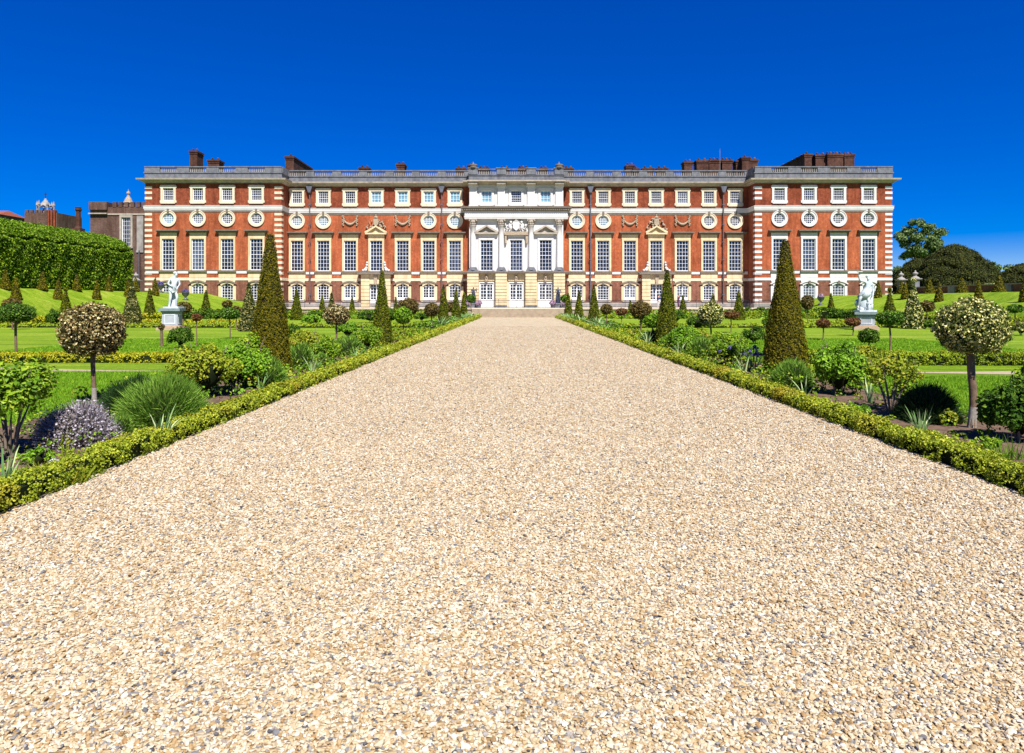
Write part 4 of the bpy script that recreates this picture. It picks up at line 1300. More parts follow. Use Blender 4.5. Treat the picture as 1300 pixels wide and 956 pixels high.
g.lathe([(.5, zz - .5), (.62, zz), (.62, zz + .35), (.75, zz + .45), (.6, zz + .7), (.42, zz + 1.15), (.2, zz + 1.5), (.16, zz + 1.75), (.28, zz + 1.9), (.26, zz + 2.1), (.06, zz + 2.3), (.03, zz + 2.6)], wx(163, 103), 103, 0, 10, smooth=False); tp('turret_dome', g, M['carve'])

gh = empty('great_hall_tower', (wx(52, 140), 140, 0), 'distant brown crenellated tower with a white lantern above the hedge', 'tower')
GI = Matrix.Translation(-Vector(gh.location)); tI = TI


def gp(name, g, m):
    o = put(name, g, m); o.parent = gh; o.matrix_parent_inverse = GI; return o


D = 140
g = Geo(); g.box(wx(31, D), wx(72.5, D), D, D + 8, 0, wz(270, D)); 
for k in range(7):
    x = wx(32 + k * 6, D); g.box(x, x + .55, D - .02, D + .4, wz(270.001, D), wz(266.6, D))
gp('wall', g, M['brick_tudor'])
g = Geo()
for k in range(3): g.tube([(wx(63 + k * 3.6, D), D - .3, 8), (wx(63 + k * 3.6, D), D - .3, wz(267, D))], .22, 6)
gp('pilaster', g, M['brick_attic'])
g = Geo(); xc = wx(45, D); zb = wz(270, D)
for k in range(6):
    a = k * 1.047 + .3; xx, yy = xc + 1.5 * math.cos(a), D + 3 + 1.5 * math.sin(a)
    g.tube([(xx, yy, zb - .2), (xx, yy, zb + 1.9)], .15, 6); g.lathe([(.28, zb + 1.9), (.2, zb + 2.3), (.05, zb + 2.8)], xx, yy, 0, 6)
    a2 = a + 1.047; g.tube([(xx, yy, zb + 1.4), (xc + 1.35 * math.cos(a + .52), D + 3 + 1.35 * math.sin(a + .52), zb + 1.85), (xc + 1.5 * math.cos(a2), D + 3 + 1.5 * math.sin(a2), zb + 1.4)], .1, 5)
g.lathe([(1.9, zb - .1), (1.9, zb + .5), (1.6, zb + .55)], xc, D + 3, 0, 6, smooth=False)
g.lathe([(1.25, zb + 1.75), (.9, zb + 2.2), (.45, zb + 2.75), (.25, zb + 3.1), (.12, zb + 3.4)], xc, D + 3, 0, 8)
gp('lantern', g, M['plinth'])
g = Geo(); g.tube([(xc, D + 3, zb + 3.3), (xc, D + 3, zb + 4.9)], [.08, .03], 5); g.box(xc - .35, xc + .35, D + 2.98, D + 3.02, zb + 4.2, zb + 4.35); gp('weather_vane', g, M['iron'])

D = 120
g = Geo(); x = wx(99.5, D)
g.box(x - .75, x + .75, D - .7, D + .7, 0, wz(290, D)); g.lathe([(.62, wz(290, D)), (.42, wz(287, D)), (.40, wz(268, D)), (.56, wz(267, D)), (.58, wz(265, D)), (.45, wz(264.6, D)), (.52, wz(263.4, D)), (.3, wz(263, D))], x, D, 0, 8, smooth=False)
tag(put('brick_chimney', g, M['brick_chim']), 'tall single octagonal red brick chimney rising behind the hedge', 'chimney')
D = 150
hb = empty('far_house', (wx(-9.5, D), D, 0), 'small far red roof peeping over the hedge at the left edge', 'building')
g = Geo(); g.box(-6, 1.5, 0, 8, 0, wz(272, D)); put('wall', g, M['brick_tudor'], hb)
g = Geo(); z0 = wz(272, D); g.add([(-6.2, -.2, z0), (1.7, -.2, z0), (1.7, 8.2, z0), (-6.2, 8.2, z0), (-4.5, 4, z0 + 1.3), (.6, 4, z0 + 1.3)], [(0, 1, 5, 4), (2, 3, 4, 5)]); g.add([(1.7, -.2, z0), (1.7, 8.2, z0), (.6, 4, z0 + 1.3)], [(0, 1, 2)]); put('roof', g, M['slate'], hb)

# ================================================================== GARDEN
ORD = ['nearest', 'second', 'third', 'fourth', 'fifth', 'sixth', 'seventh', 'eighth', 'ninth', 'tenth']


def at(px, d): return wx(px, d)


# ---- box edging along the gravel path
def fsize(y): return float(np.interp(y, [3, 6, 12, 25, 45, 72], [.021, .024, .036, .06, .10, .15]))


hedge_run('box_hedge', [(PATH_L - .17, 2.2), (PATH_L - .17, 72.3)], .30, .165, 'box', 'low yellow green box edging along the left side of the gravel path', 'box hedge', 'box edgings of the gravel path', fsize)
hedge_run('box_hedge', [(PATH_R + .17, 2.2), (PATH_R + .17, 72.3)], .30, .165, 'box', 'low yellow green box edging along the right side of the gravel path', 'box hedge', 'box edgings of the gravel path', fsize)
esz = lambda y: max(.035, 2.4 * y / F)
hedge_run('box_hedge', [(-24, 18.5), (-7.4, 18.2), (-6.4, 19.2)], .40, .20, 'edge', 'russet tinted low edging beyond the crossing walk on the left', 'low hedge', 'inner edgings of the garden beds', esz)
hedge_run('box_hedge', [(7.0, 18.6), (8.2, 17.6), (24, 17.2)], .45, .28, 'edge_green', 'green low edging beyond the crossing walk on the right', 'low hedge', 'inner edgings of the garden beds', esz)
hedge_run('box_hedge', [(-35.6, 44), (-35.6, 66), (-30, 72.5)], .9, .4, 'edge', 'thin yellow edging along the foot of the left grass bank', 'low hedge', 'inner edgings of the garden beds', esz)
hedge_run('box_hedge', [(35.6, 40), (35.6, 66), (30.5, 72.5)], .9, .4, 'edge_green', 'thin green edging along the foot of the right grass bank', 'low hedge', 'inner edgings of the garden beds', esz)
hedge_run('box_hedge', [(-33, 43.6), (-6.9, 43.0), (-6.0, 44), (-6.0, 60)], .5, .12, 'edge_green', 'pale edging of the far left lawn running towards the palace', 'low hedge', 'inner edgings of the garden beds', esz)
hedge_run('box_hedge', [(33, 43.6), (6.9, 43.0), (6.1, 44), (6.1, 60)], .5, .12, 'edge_green', 'pale edging of the far right lawn running towards the palace', 'low hedge', 'inner edgings of the garden beds', esz)
hedge_run('dark_hedge', [(23.6, 70.5), (28.6, 70.2), (33, 66)], 1.3, .85, 'shrub_dark', 'low dark green hedge under the right grass bank behind the statue', 'low hedge', 'dark hedges at the bank foot', lambda y: .16)
hedge_run('dark_hedge', [(-23.5, 70.5), (-29, 70.0), (-33, 66)], 1.3, .8, 'shrub_dark', 'low dark green hedge under the left grass bank near the palace', 'low hedge', 'dark hedges at the bank foot', lambda y: .16)

# ---- yew cones along the gravel path
CG = 'clipped yew cones lining the gravel path'
cone_plant(at(343, 14.8), 14.8, .44, 3.12, 'yew', 'tallest olive brown yew cone left of the path, nearest the camera', CG, tipr=.07, bulge=.10)
cone_plant(at(997, 14.8), 14.8, .45, 2.98, 'yew', 'broad olive brown yew cone right of the path, nearest the camera', CG, tipr=.07, bulge=.14)
for px, D, h, q in ((485, 24.6, 2.78, 1), (563, 47.8, 2.9, 2), (579, 57, 2.85, 3), (589, 66, 2.7, 4)):
    cone_plant(at(px, D), D, .36 if q == 1 else .42, h, 'yew_green', f'clipped yew cone left of the gravel path, {ORD[q]} from the camera', CG, bulge=.10 if q == 1 else .05)
for px, D, h, q in ((847, 24.8, 2.83, 1), (754, 48, 2.9, 2), (735, 58, 2.7, 3), (721.5, 67, 2.6, 4)):
    cone_plant(at(px, D), D, .43 if q == 1 else .43, h, 'yew_green', f'clipped yew cone right of the gravel path, {ORD[q]} from the camera', CG, bulge=.10 if q == 1 else .05)

# ---- cones on the lawns in front of the palace
LG = 'smaller yew cones on the lawns'
for px, D, h, r, lab in ((376.5, 62, 2.85, .55, 'slim dark yew cone on the left lawn below the first window from the pavilion'), (409, 70, 2.3, .42, 'small dark yew cone between two lawn trees left of the range of windows'),
                         (447, 70, 2.2, .42, 'small dark yew cone left of the left range doorway'), (502.5, 68, 2.2, .33, 'narrow dark yew cone right of the left range doorway'), (261.5, 68, 2.9, .55, 'dark yew cone before the third ground window of the left pavilion'),
                         (938, 62, 2.75, .55, 'dark yew cone left of the right pavilion corner'), (867, 70, 2.4, .5, 'dark yew cone between the big yew and the cream standard on the right'), (800, 70, 1.9, .3, 'thin dark yew tip behind the russet standard on the right'),
                         (1055, 68, 2.6, .45, 'narrow yew cone rising from the dark hedge right of the big yew'), ):
    cone_plant(at(px, D), D, r, h, 'yew_green', lab, LG, name='yew_cone')
for px, D, h, r, lab in ((316, 38, 2.75, .52, 'variegated holly cone just left of the tallest yew'), (167.5, 48, 3.05, .62, 'speckled variegated holly cone at the foot of the left bank'), (1159.5, 41.5, 2.85, .62, 'cream speckled holly cone at the foot of the right bank'),
                         (421, 60, 2.5, .45, 'variegated holly cone behind the left russet standard'), (905, 60, 2.4, .5, 'variegated holly cone behind the cream standard on the right')):
    cone_plant(at(px, D), D, r, h, 'holly_cream' if px > 1100 else 'holly_green', lab, 'variegated holly cones', name='holly_cone', cat='holly cone', leaf=max(.07, 3 * D / F), knob=px > 1100, bulge=.12, core='core')

# ---- cones on the grass banks
for k, D in enumerate((54, 59, 64.4, 69.6, 74.8)):
    cone_plant(-39.6, D, .37, 1.75 + .05 * k, 'yew', f'small yew cone halfway up the left grass bank, {ORD[k]} from the camera', 'cones on the left grass bank')
for k, D in enumerate((55.3, 59.6, 64.3, 69.3, 74.2)):
    cone_plant(-41.4, D, .36, 1.65, 'yew', f'small yew cone on the left bank top against the tall hedge, {ORD[k]} from the camera', 'cones on the left grass bank')
for k, D in enumerate((53.4, 58.7, 64.2, 69.8, 75)):
    cone_plant(39.7, D, .38, 1.85, 'yew', f'small yew cone halfway up the right grass bank, {ORD[k]} from the camera', 'cones on the right grass bank')
for k, D in enumerate((56.3, 61.4, 66.6, 71.8, 77)):
    cone_plant(43.4, D, .52, 1.55, 'yew', f'small yew cone on the right bank top before the low wall, {ORD[k]} from the camera', 'cones on the right grass bank')
for px, D, h, lab in ((83.5, 54.6, 2.6, 'stout dark yew cone at the left bank foot above the russet standard'), (190, 66, 3.0, 'stout dark yew cone at the left bank foot beside the speckled holly cone')):
    cone_plant(at(px, D), D, .58, h, 'yew_green', lab, 'stout cones at the bank foot', knob=px < 100)
cone_plant(at(1129.5, 64), 64, .62, 2.75, 'yew_green', 'stout dark yew cone right of the marble statue on the right', 'stout cones at the bank foot', knob=True)

# ---- standards (mop-headed trees)
standard_tree(at(119, 10.6), 10.6, .440, .405, 1.155, 'holly_brown', 'russet variegated holly standard left of the path, nearest the camera', pale=True, lean=-.02, leaf=.046, core='core_brown', flat=.8)
standard_tree(at(1234, 8.46), 8.46, .385, .345, 1.285, 'holly_cream', 'cream variegated holly standard right of the path, nearest the camera', pale=True, leaf=.036, core='core', flat=.8, trunk_r=.045)
standard_tree(at(427, 24.8), 24.8, .44, .37, 1.13, 'holly_brown', 'russet variegated standard left of the second yew cone', core='core_brown', pale=True, flat=.8)
standard_tree(at(902.5, 25), 25, .44, .42, 1.16, 'holly_cream', 'cream variegated standard right of the second right yew cone', flat=.8, leaf=.075)
standard_tree(at(813.5, 34), 34, .50, .42, 1.22, 'mop_brown', 'dark russet mop head standard left of the second right yew cone', core='core_brown')
standard_tree(at(512, 29), 29, .36, .34, 1.05, 'shrub_bright', 'bright leafy green standard right of the second left yew cone')
standard_tree(at(518, 45), 45, .65, .55, 1.3, 'mop_brown', 'olive standard just behind the bright leafy one on the left', core='core_brown')
standard_tree(at(548, 38.5), 38.5, .40, .37, 1.18, 'mop_brown', 'round olive standard with pale stem near the path on the left', pale=True)
standard_tree(at(574, 60), 60, .5, .42, 1.2, 'mop_brown', 'small olive standard between the far left cones', core='core_brown')
standard_tree(at(828, 30), 30, .36, .28, .80, 'shrub_bright', 'bright green low standard left of the second right yew cone')
standard_tree(at(770, 41), 41, .33, .29, 1.2, 'mop_brown', 'small olive standard beside the third right yew cone')
standard_tree(at(789, 44), 44, .36, .22, 1.0, 'mop_red', 'thin reddish standard left of the dark russet one', name='standard_tree')
standard_tree(at(20, 19.6), 19.6, .46, .28, 1.28, 'mop_green', 'wide green standard with a staked trunk at the left edge', flat=.7, leaf=.05)
standard_tree(at(15.5, 40), 40, .48, .33, 1.5, 'mop_brown', 'russet ball standard behind the wide green one at the left edge', core='core_brown')
standard_tree(at(292, 30), 30, .38, .25, 1.10, 'mop_green', 'green standard left of the speckled holly cone by the tall yew', flat=.8)
standard_tree(at(288.5, 44), 44, .30, .22, 1.5, 'mop_brown', 'small olive ball standard above the green one left of the tall yew')
standard_tree(at(300, 40), 40, .38, .32, 1.05, 'mop_brown', 'russet standard touching the speckled holly cone', core='core_brown')
standard_tree(at(249.5, 25), 25, .17, .13, 1.05, 'mop_red', 'thin red leaved young standard right of the round green bush', trunk_r=.02)
standard_tree(at(205, 24.5), 24.5, .10, .10, .72, 'mop_brown', 'nearly bare young trunk tied with a strap near the left statue', trunk_r=.05)
standard_tree(at(232, 52), 52, .60, .42, 1.2, 'mop_brown', 'olive ball standard just behind the left statue', core='core')
standard_tree(at(1130, 22.2), 22.2, .40, .24, 1.08, 'mop_green', 'green standard right of the right statue pedestal', flat=.7)
standard_tree(at(1177, 45), 45, .43, .36, 1.35, 'mop_brown', 'round olive standard right of the cream speckled holly cone', core='core_brown')
standard_tree(at(1103, 24), 24, .33, .27, .40, 'shrub_dark', 'dark bushy young standard in front of the right statue', flat=.6)
standard_tree(at(1289, 38), 38, .38, .22, 1.25, 'mop_green', 'thin green standard far right above the cream standard', trunk_r=.03)
standard_tree(at(1045, 29), 29, .28, .18, .72, 'mop_red', 'reddish standard between the big right yew and the statue', trunk_r=.03)
standard_tree(at(1083, 33), 33, .34, .20, .66, 'mop_red', 'red brown low standard left of the right pedestal', trunk_r=.03)
standard_tree(at(1025, 44), 44, .38, .45, 1.6, 'mop_brown', 'tall olive standard touching the right side of the big yew')
standard_tree(at(928, 36), 36, .42, .20, .95, 'mop_red', 'flat reddish standard right of the cream variegated one', trunk_r=.03)
for px, D, r, h, mt, lab in ((229.5, 23.5, .43, .92, 'shrub_dark', 'round dark green bush before the left statue'), (372, 28, .44, .75, 'shrub_dark', 'round deep green bush right of the tallest left yew'), (1182, 41, .5, .65, 'shrub_dark', 'round dark bush right of the cream speckled cone'),
                             (1296, 33, .5, .8, 'holly_cream', 'pale variegated bush at the right edge above the standard'), (402, 60, .8, 1.0, 'shrub_dark', 'dark green bush below the small lawn cone on the left'), (470, 54, 1.2, 1.05, 'shrub_dark', 'wide dark bush left of the second left yew cone'),
                             (495, 52, 1.2, 1.2, 'shrub_dark', 'dark bush behind the second left yew cone'), (535, 58, .7, .8, 'shrub_dark', 'dark bush left of the round olive standard'), (858, 52, .9, 1.2, 'shrub_dark', 'dark bush right of the second right yew cone'), (886, 40, .8, .9, 'shrub_dark', 'deep green bush left of the cream standard'),
                             (838, 34, .0, 0, '', ''), (975, 42, .7, .8, 'shrub_dark', 'dark bush at the left foot of the big right yew'), (957, 26, .48, .8, 'shrub_dark', 'deep green bush right of the flat reddish standard'), (104, 47, .8, .8, 'shrub_dark', 'small dark bush at the left bank foot'), (70, 45, .55, 1.3, 'shrub_dark', 'dark bush behind the wide green standard'),
                             (820, 44, .5, .8, 'shrub_dark', 'leafy bush between the olive and dark russet standards'), (1140, 46, 1.0, 1.2, 'shrub_dark', 'dark bush left of the cream speckled cone'), (275, 62, .9, .9, 'shrub_dark', 'dark bush at the foot of the bank end on the left'), (345, 64, 1.2, 1.0, 'shrub_dark', 'dark bush behind the tallest yew on the left lawn'), (395, 44, .7, .9, 'shrub_bright', 'bright bush right of the tallest left yew')):
    if r: shrub(at(px, D), D, r, h, mt, lab, 'round bushes on the lawns', lobes=9, stems=3, name='bush', cat='bush')

# ---- left path bed
SH = 'shrubs in the path beds'
shrub(at(12, 7.0), 7.0, .50, 1.0, 'shrub', 'leafy rose bush with grey stems at the left edge', SH, lobes=15, open_=.7, dens=.42, stems=7, leaf=.05)
shrub(at(-62, 6.3), 6.3, .42, .75, 'shrub_dark', 'dark shrub cut off by the left edge', SH, leaf=.05)
mound(at(98, 7.6), 7.6, .41, .46, 'lav_grey', 'mauve grey lavender mound below the russet standard', tips='lav_grey', core='core_brown', up=.2)
mound(at(155, 8.2), 8.2, .15, .26, 'lav_green', 'small green tuft between the mauve and green mounds')
mound(at(170, 9.6), 9.6, .42, .56, 'lav_dark', 'dark lavender mound right of the russet standard trunk')
mound(at(210, 9.0), 9.0, .56, .62, 'lav_green', 'wide green lavender mound left of the iris spears')
shrub(at(258, 11.2), 11.2, .66, .98, 'shrub_yellow', 'yellow tinged rose shrub below the left statue', SH, lobes=15, leaf=.055)
shrub(at(300, 12.2), 12.2, .58, .98, 'shrub_bright', 'bright dense shrub left of the tallest yew', SH, lobes=14, leaf=.05)
shrub(at(316, 14.0), 14.0, .50, 1.0, 'shrub', 'leafy shrub half hidden by the tallest left yew', SH, lobes=12)
mound(at(338, 13.0), 13.0, .42, .56, 'lav_green', 'green grassy mound at the foot of the tallest yew')
mound(at(381, 16), 16, .40, .66, 'lav_green', 'upright green lavender right of the tallest yew')
mound(at(407, 16.6), 16.6, .28, .38, 'lav_green', 'low bright lavender tuft beside the box edging on the left')
shrub(at(390, 19.5), 19.5, .70, .92, 'shrub_yellow', 'yellow green rose shrub behind the upright lavender', SH)
shrub(at(415, 18.2), 18.2, .46, .82, 'shrub', 'dark stemmed rose shrub left of the second russet standard', SH)
mound(at(441, 20.2), 20.2, .58, .58, 'lav_green', 'wide feathery lavender below the second russet standard')
shrub(at(442, 30), 30, .55, .85, 'shrub_bright', 'bright shrub behind the second russet standard', SH)
shrub(at(466, 22.6), 22.6, .62, .95, 'shrub', 'glossy rose shrub left of the second left yew cone', SH)
shrub(at(498, 27), 27, .35, .5, 'shrub_yellow', 'low yellow plant right of the second left yew cone', SH)
# ---- right path bed
shrub(at(1296, 7.7), 7.7, .42, .80, 'shrub_dark', 'dark leafy shrub cut off by the right edge', SH, leaf=.05, lobes=12)
shrub(at(1320, 9.2), 9.2, .36, .9, 'shrub', 'leafy shrub behind the one cut off by the right edge', SH, leaf=.05)
mound(at(1176, 9.1), 9.1, .41, .50, 'lav_dark', 'dark rounded lavender dome behind the iris spears')
shrub(at(1131, 9.9), 9.9, .46, .86, 'shrub_yellow', 'sparse rose shrub with bare stems left of the dark dome', SH, lobes=14, open_=.9, dens=.28, stems=8, leaf=.045)
shrub(at(1064, 11.6), 11.6, .53, 1.0, 'shrub_bright', 'round bright green shrub right of the big yew', SH, lobes=17, leaf=.055)
shrub(at(1092, 13.5), 13.5, .42, .85, 'shrub_yellow', 'yellow flowering shrub behind the round bright one', SH)
mound(at(1005, 12.7), 12.7, .40, .54, 'lav_green', 'green lavender mound at the foot of the big right yew')
shrub(at(925, 17.2), 17.2, .62, .92, 'shrub', 'dense green rose shrub left of the big right yew', SH, lobes=15)
iris(at(957, 15.6), 15.6, .55, 'violet flowered iris clump left of the big yew', 26, .22, flower=('flower_violet', 26))
mound(at(892, 19.4), 19.4, .48, .62, 'lav_green', 'spiky green mound below the cream standard on the right', up=.9)
mound(at(882, 21.5), 21.5, .46, .62, 'lav_dark', 'dark mound behind the spiky green one')
shrub(at(866, 21), 21, .58, .95, 'shrub_bright', 'bright leafy shrub at the foot of the second right yew', SH, lobes=14)
shrub(at(884, 24), 24, .55, .75, 'shrub_yellow', 'yellow green shrub below the cream standard', SH)
mound(at(848, 23.2), 23.2, .36, .50, 'lav_green', 'green mound before the second right yew cone', up=.8)
mound(at(828, 25.6), 25.6, .46, .56, 'lav_dark', 'dark spiky mound left of the second right yew cone', up=.9)
shrub(at(805, 30), 30, .4, .45, 'shrub_yellow', 'low yellow plant below the dark russet standard', SH)

shrub(at(1206, 8.7), 8.7, .13, .28, 'shrub_yellow', 'small yellow green sprig at the foot of the cream standard', SH, lobes=6, stems=2, leaf=.035)
mound(at(1266, 9.2), 9.2, .34, .34, 'lav_green', 'loose grassy tuft right of the cream standard trunk', up=.7)
shrub(at(1252, 7.4), 7.4, .16, .16, 'shrub', 'low leafy sprig on the bare soil before the cream standard', SH, lobes=6, stems=2, leaf=.035)
shrub(at(1085, 9.6), 9.6, .20, .22, 'shrub_bright', 'low leafy plant beside the box right of the round bright shrub', SH, lobes=7, stems=2, leaf=.04)
shrub(at(48, 6.6), 6.6, .16, .22, 'shrub_bright', 'low bright sprig under the leafy rose bush', SH, lobes=6, stems=2, leaf=.035)
shrub(at(1148, 11.0), 11.0, .26, .34, 'shrub', 'low green plant behind the sparse rose shrub', SH, lobes=8, stems=2)
# ---- iris spears and small flowers at the hedge
iris(at(204, 7.75), 7.75, .36, 'pale iris spears below the wide lavender mound', 15, .15)
iris(at(5, 5.55), 5.55, .34, 'tall iris leaves beside the box at the left edge', 14, .15)
iris(at(330, 12.0), 12.0, .34, 'iris spears left of the tallest yew foot', 11, .13)
iris(at(397, 14.9), 14.9, .45, 'iris spears beside the box right of the tallest yew', 13, .17)
iris(at(452, 18.6), 18.6, .36, 'iris leaves beside the feathery lavender', 12, .18)
iris(at(1168, 8.0), 8.0, .33, 'arching iris leaves before the dark dome', 26, .12, .022)
iris(at(1022, 11.1), 11.1, .34, 'iris spears before the round bright shrub', 10, .14)
iris(at(1105, 10.6), 10.6, .42, 'iris fan left of the sparse rose', 14, .16)
iris(at(945, 15.0), 15.0, .42, 'iris spears before the violet flowered clump', 10, .16)
iris(at(862, 19.3), 19.3, .5, 'iris clump before the bright leafy shrub', 14, .2)
iris(at(822, 25.0), 25.0, .55, 'iris clump left of the dark spiky mound', 16, .22)
for k, (px, D) in enumerate(((572, 50), (588, 58), (596, 64), (560, 44))):
    iris(at(px, D), D, .6, 'broad green leaf clump near the far left cones', 40, .75, .05, group='leaf clumps near the far left cones')
for k, (px, D) in enumerate(((738, 50), (727, 57), (716, 64), (757, 44), (765, 39))):
    iris(at(px, D), D, .6, 'broad green leaf clump near the far right cones', 40, .75, .05, group='leaf clumps near the far right cones')
# poppy with one white flower in the near left bed
e = rise('poppy', at(84, 6.3), 6.3, 'single white flower on pale stems in the near left bed', 'flower')
g = Geo()
for k in range(6):
    a = k * 1.05; g.tube([(0, 0, 0), (.03 * math.cos(a), .03 * math.sin(a), .14), (.05 * math.cos(a) + .02, .06 * math.sin(a), .20 + .05 * k)], [.005, .004, .003], 5)
u = sphere_pts(40); g.leaves(u * (.1, .1, .05) + (0, 0, .10 + .0), u, .05, .6, .6); g.leaves(u * (.06, .06, .14) + (.02, 0, .28), u, .03, .6, .6)
put('stem', g, M['shrub_yellow'], e)
g = Geo(); u = sphere_pts(26); g.leaves(u * (.035, .035, .02) + (-.07, -.06, .14), u, .05, .9, .3); put('blossom', g, M['flower_white'], e)
e = rise('bright_perennial', at(60, 6.05), 6.05, 'sprawling yellow green leaves over the box at the near left', 'plant')
g = Geo(); n = 500; u = sphere_pts(n); u[:, 2] = abs(u[:, 2]); b = u * (.32, .16, .03); t = b + np.c_[RNG.normal(0, .09, (n, 2)), .05 + .12 * RNG.random(n)]; g.blades(b, t, .016); put('foliage', g, M['shrub_yellow'], e)
e = rise('low_fern', at(1275, 6.9), 6.9, 'small green sprouts beside the box at the near right', 'plant')
g = Geo(); n = 260; u = sphere_pts(n); u[:, 2] = abs(u[:, 2]); b = u * (.22, .12, .02); t = b + np.c_[RNG.normal(0, .05, (n, 2)), .05 + .22 * RNG.random(n) ** 3]; g.blades(b, t, .014); put('foliage', g, M['shrub_bright'], e)

# ---- small loose planting of the cross beds (one carpet per bed)


def carpet(name, x0, x1, y0, y1, n, mats, label, hmax=.35, ls=None):
    g = Geo()
    k = int(n / 28)
    cx, cy = x0 + (x1 - x0) * RNG.random(k), y0 + (y1 - y0) * RNG.random(k)
    for q in range(k):
        h = hmax * RNG.uniform(.4, 1); u = sphere_pts(28); u[:, 2] = abs(u[:, 2])
        g.leaves(u * (h * .7, h * .7, h) + (cx[q], cy[q], tz(cx[q], cy[q])), u, ls or max(.05, 2.6 * cy[q] / F), .7, .5, mat=int(RNG.random() ** 2 * len(mats)))
    return tag(put(name, g, [M[m] for m in mats]), kind='stuff')


carpet('undergrowth', -25, -8.8, 18.9, 20.2, 5200, ('shrub_dark', 'edge', 'shrub'), '', .22)
carpet('undergrowth', 8.4, 25, 18.3, 19.6, 5200, ('shrub_dark', 'edge_green', 'shrub'), '', .22)
carpet('undergrowth', -6.6, -4.6, 27, 36, 6500, ('edge_green', 'shrub_bright', 'shrub_yellow'), '', .34)
carpet('undergrowth', 4.8, 6.3, 27, 36, 5000, ('edge_green', 'shrub_bright', 'shrub_yellow'), '', .34)
carpet('undergrowth', -5.8, -4.4, 37, 71, 6500, ('shrub_dark', 'lav_green', 'shrub_bright'), '', .5)
carpet('undergrowth', 4.6, 5.9, 37, 71, 6500, ('shrub_dark', 'lav_green', 'shrub_bright'), '', .5)
carpet('undergrowth', -6.5, -4.3, 10.5, 27, 8500, ('shrub', 'shrub_yellow', 'shrub_bright'), '', .40, .055)
carpet('undergrowth', 4.7, 6.2, 11.5, 27, 7500, ('shrub', 'shrub_yellow', 'shrub_bright'), '', .40, .055)
carpet('undergrowth', -6.4, -4.35, 4.6, 10.5, 2600, ('shrub', 'shrub_yellow', 'shrub_bright'), '', .24, .04)
carpet('undergrowth', 4.75, 6.3, 7.5, 11.5, 1100, ('shrub', 'shrub_yellow', 'edge_green'), '', .16, .04)
carpet('undergrowth', -7.4, -6.3, 11, 36, 2600, ('shrub', 'edge_green', 'shrub_yellow'), '', .22, .06)
carpet('undergrowth', 6.1, 6.9, 10, 36, 2200, ('shrub', 'edge_green', 'shrub_yellow'), '', .22, .06)
carpet('undergrowth', -30, -8, 66, 72.5, 9000, ('edge_green', 'shrub_bright', 'shrub_dark'), '', .95)
carpet('undergrowth', 8, 30, 66, 72.5, 9000, ('edge_green', 'shrub_bright', 'shrub_dark'), '', .95)
carpet('undergrowth', -34.5, -20, 52, 58, 2600, ('edge', 'edge_green', 'edge'), '', .32)
carpet('undergrowth', 20, 34.5, 50, 56, 2600, ('edge_green', 'edge', 'edge_green'), '', .32)
carpet('undergrowth', -23, -9, 43.6, 44.6, 700, ('edge_green', 'edge_green', 'flower_yellow'), '', .16)
carpet('undergrowth', 9, 23, 43.6, 44.6, 700, ('shrub_bright', 'edge_green', 'edge_green'), '', .16)

# ---- hornbeam bower on the left terrace
e = empty('hornbeam_hedge', (-42.3, 38, ZL), 'tall clipped hornbeam tunnel hedge along the left terrace', 'hedge')
for part, mt, n, rng in (('side_wall', 'hornbeam', 95000, (0, .56)), ('arched_top', 'hornbeam_top', 52000, (.5, 1.0))):
    g = Geo()
    # section: vertical face then a quarter arch; a is arc length
    y = 30 + 45 * RNG.random(n); a = rng[0] + (rng[1] - rng[0]) * RNG.random(n)
    H = 4.35
    up = np.clip(a / .56, 0, 1); th = np.clip((a - .5) / .5, 0, 1) * 1.5
    wob = .07 * np.sin(y * 1.3 + a * 9) + .07 * np.sin(y * 3.1 - a * 14) + .05 * np.sin(y * 7.7 + a * 31) + RNG.normal(0, .13, n)
    px_ = np.where(a < .53, -42.3, -42.6 - 3.3 * (1 - np.cos(th))) + wob * (.6 + .4 * (a < .53))
    pz_ = ZL + np.where(a < .53, up * H, H - .1 + 1.75 * np.sin(th)) + wob * .6
    nr = np.c_[np.where(a < .53, 1, np.cos(th)), RNG.normal(0, .2, n), np.where(a < .53, .25, np.sin(th) + .2)]
    m = (a >= .5)
    g.leaves(np.c_[px_ + 42.3, y - 38, np.maximum(pz_, ZL) - ZL], nr, .20, .66, .65)
    if part == 'side_wall':                 # end of the tunnel facing the palace, and the body
        k = 8000; ex, ez = -5.5 * RNG.random(k), RNG.random(k) * 5.6
        ok = ez < H + 1.5 * np.sqrt(np.maximum(0, 1 - ((ex + 2.9) / 2.9) ** 2)); k = ok.sum()
        g.leaves(np.c_[ex[ok], np.full(k, 37) + RNG.normal(0, .15, k), ez[ok]], np.tile([0, 1, .2], (k, 1)), .20, .66, .6)
        g.box(-5.6, -.28, -8, 36.8, 0, H - .2, 1)
    else:
        th = np.linspace(0, np.pi, 12)
        pr = np.c_[-2.95 + 2.55 * np.cos(th), H - .25 + 1.6 * np.sin(th)]
        v = np.r_[np.c_[pr[:, 0], np.full(12, -8), pr[:, 1]], np.c_[pr[:, 0], np.full(12, 36.8), pr[:, 1]]]
        i = np.arange(11); g.add(v, np.c_[i, i + 1, i + 13, i + 12], 1)
    put(part, g, [M[mt], M['core']], e)

# ---- right terrace: low wall, gate piers, domes and trees
e = empty('terrace_wall', (45.2, 40, ZR), 'long low brick wall with pale coping on top of the right bank', 'wall')
g = Geo(); g.box(-.2, .2, -8, 37, -.2, .74); put('wall', g, M['brick_brown'], e)
g = Geo(); g.box(-.3, .3, -8.05, 37.05, .743, .86); put('coping', g, M['carve'], e)
for yy in (6, 14, 22, 30):
    g = Geo(); g.box(-.34, .1, yy, yy + 1.1, -.2, .735); put('buttress', g, M['plinth'], e)


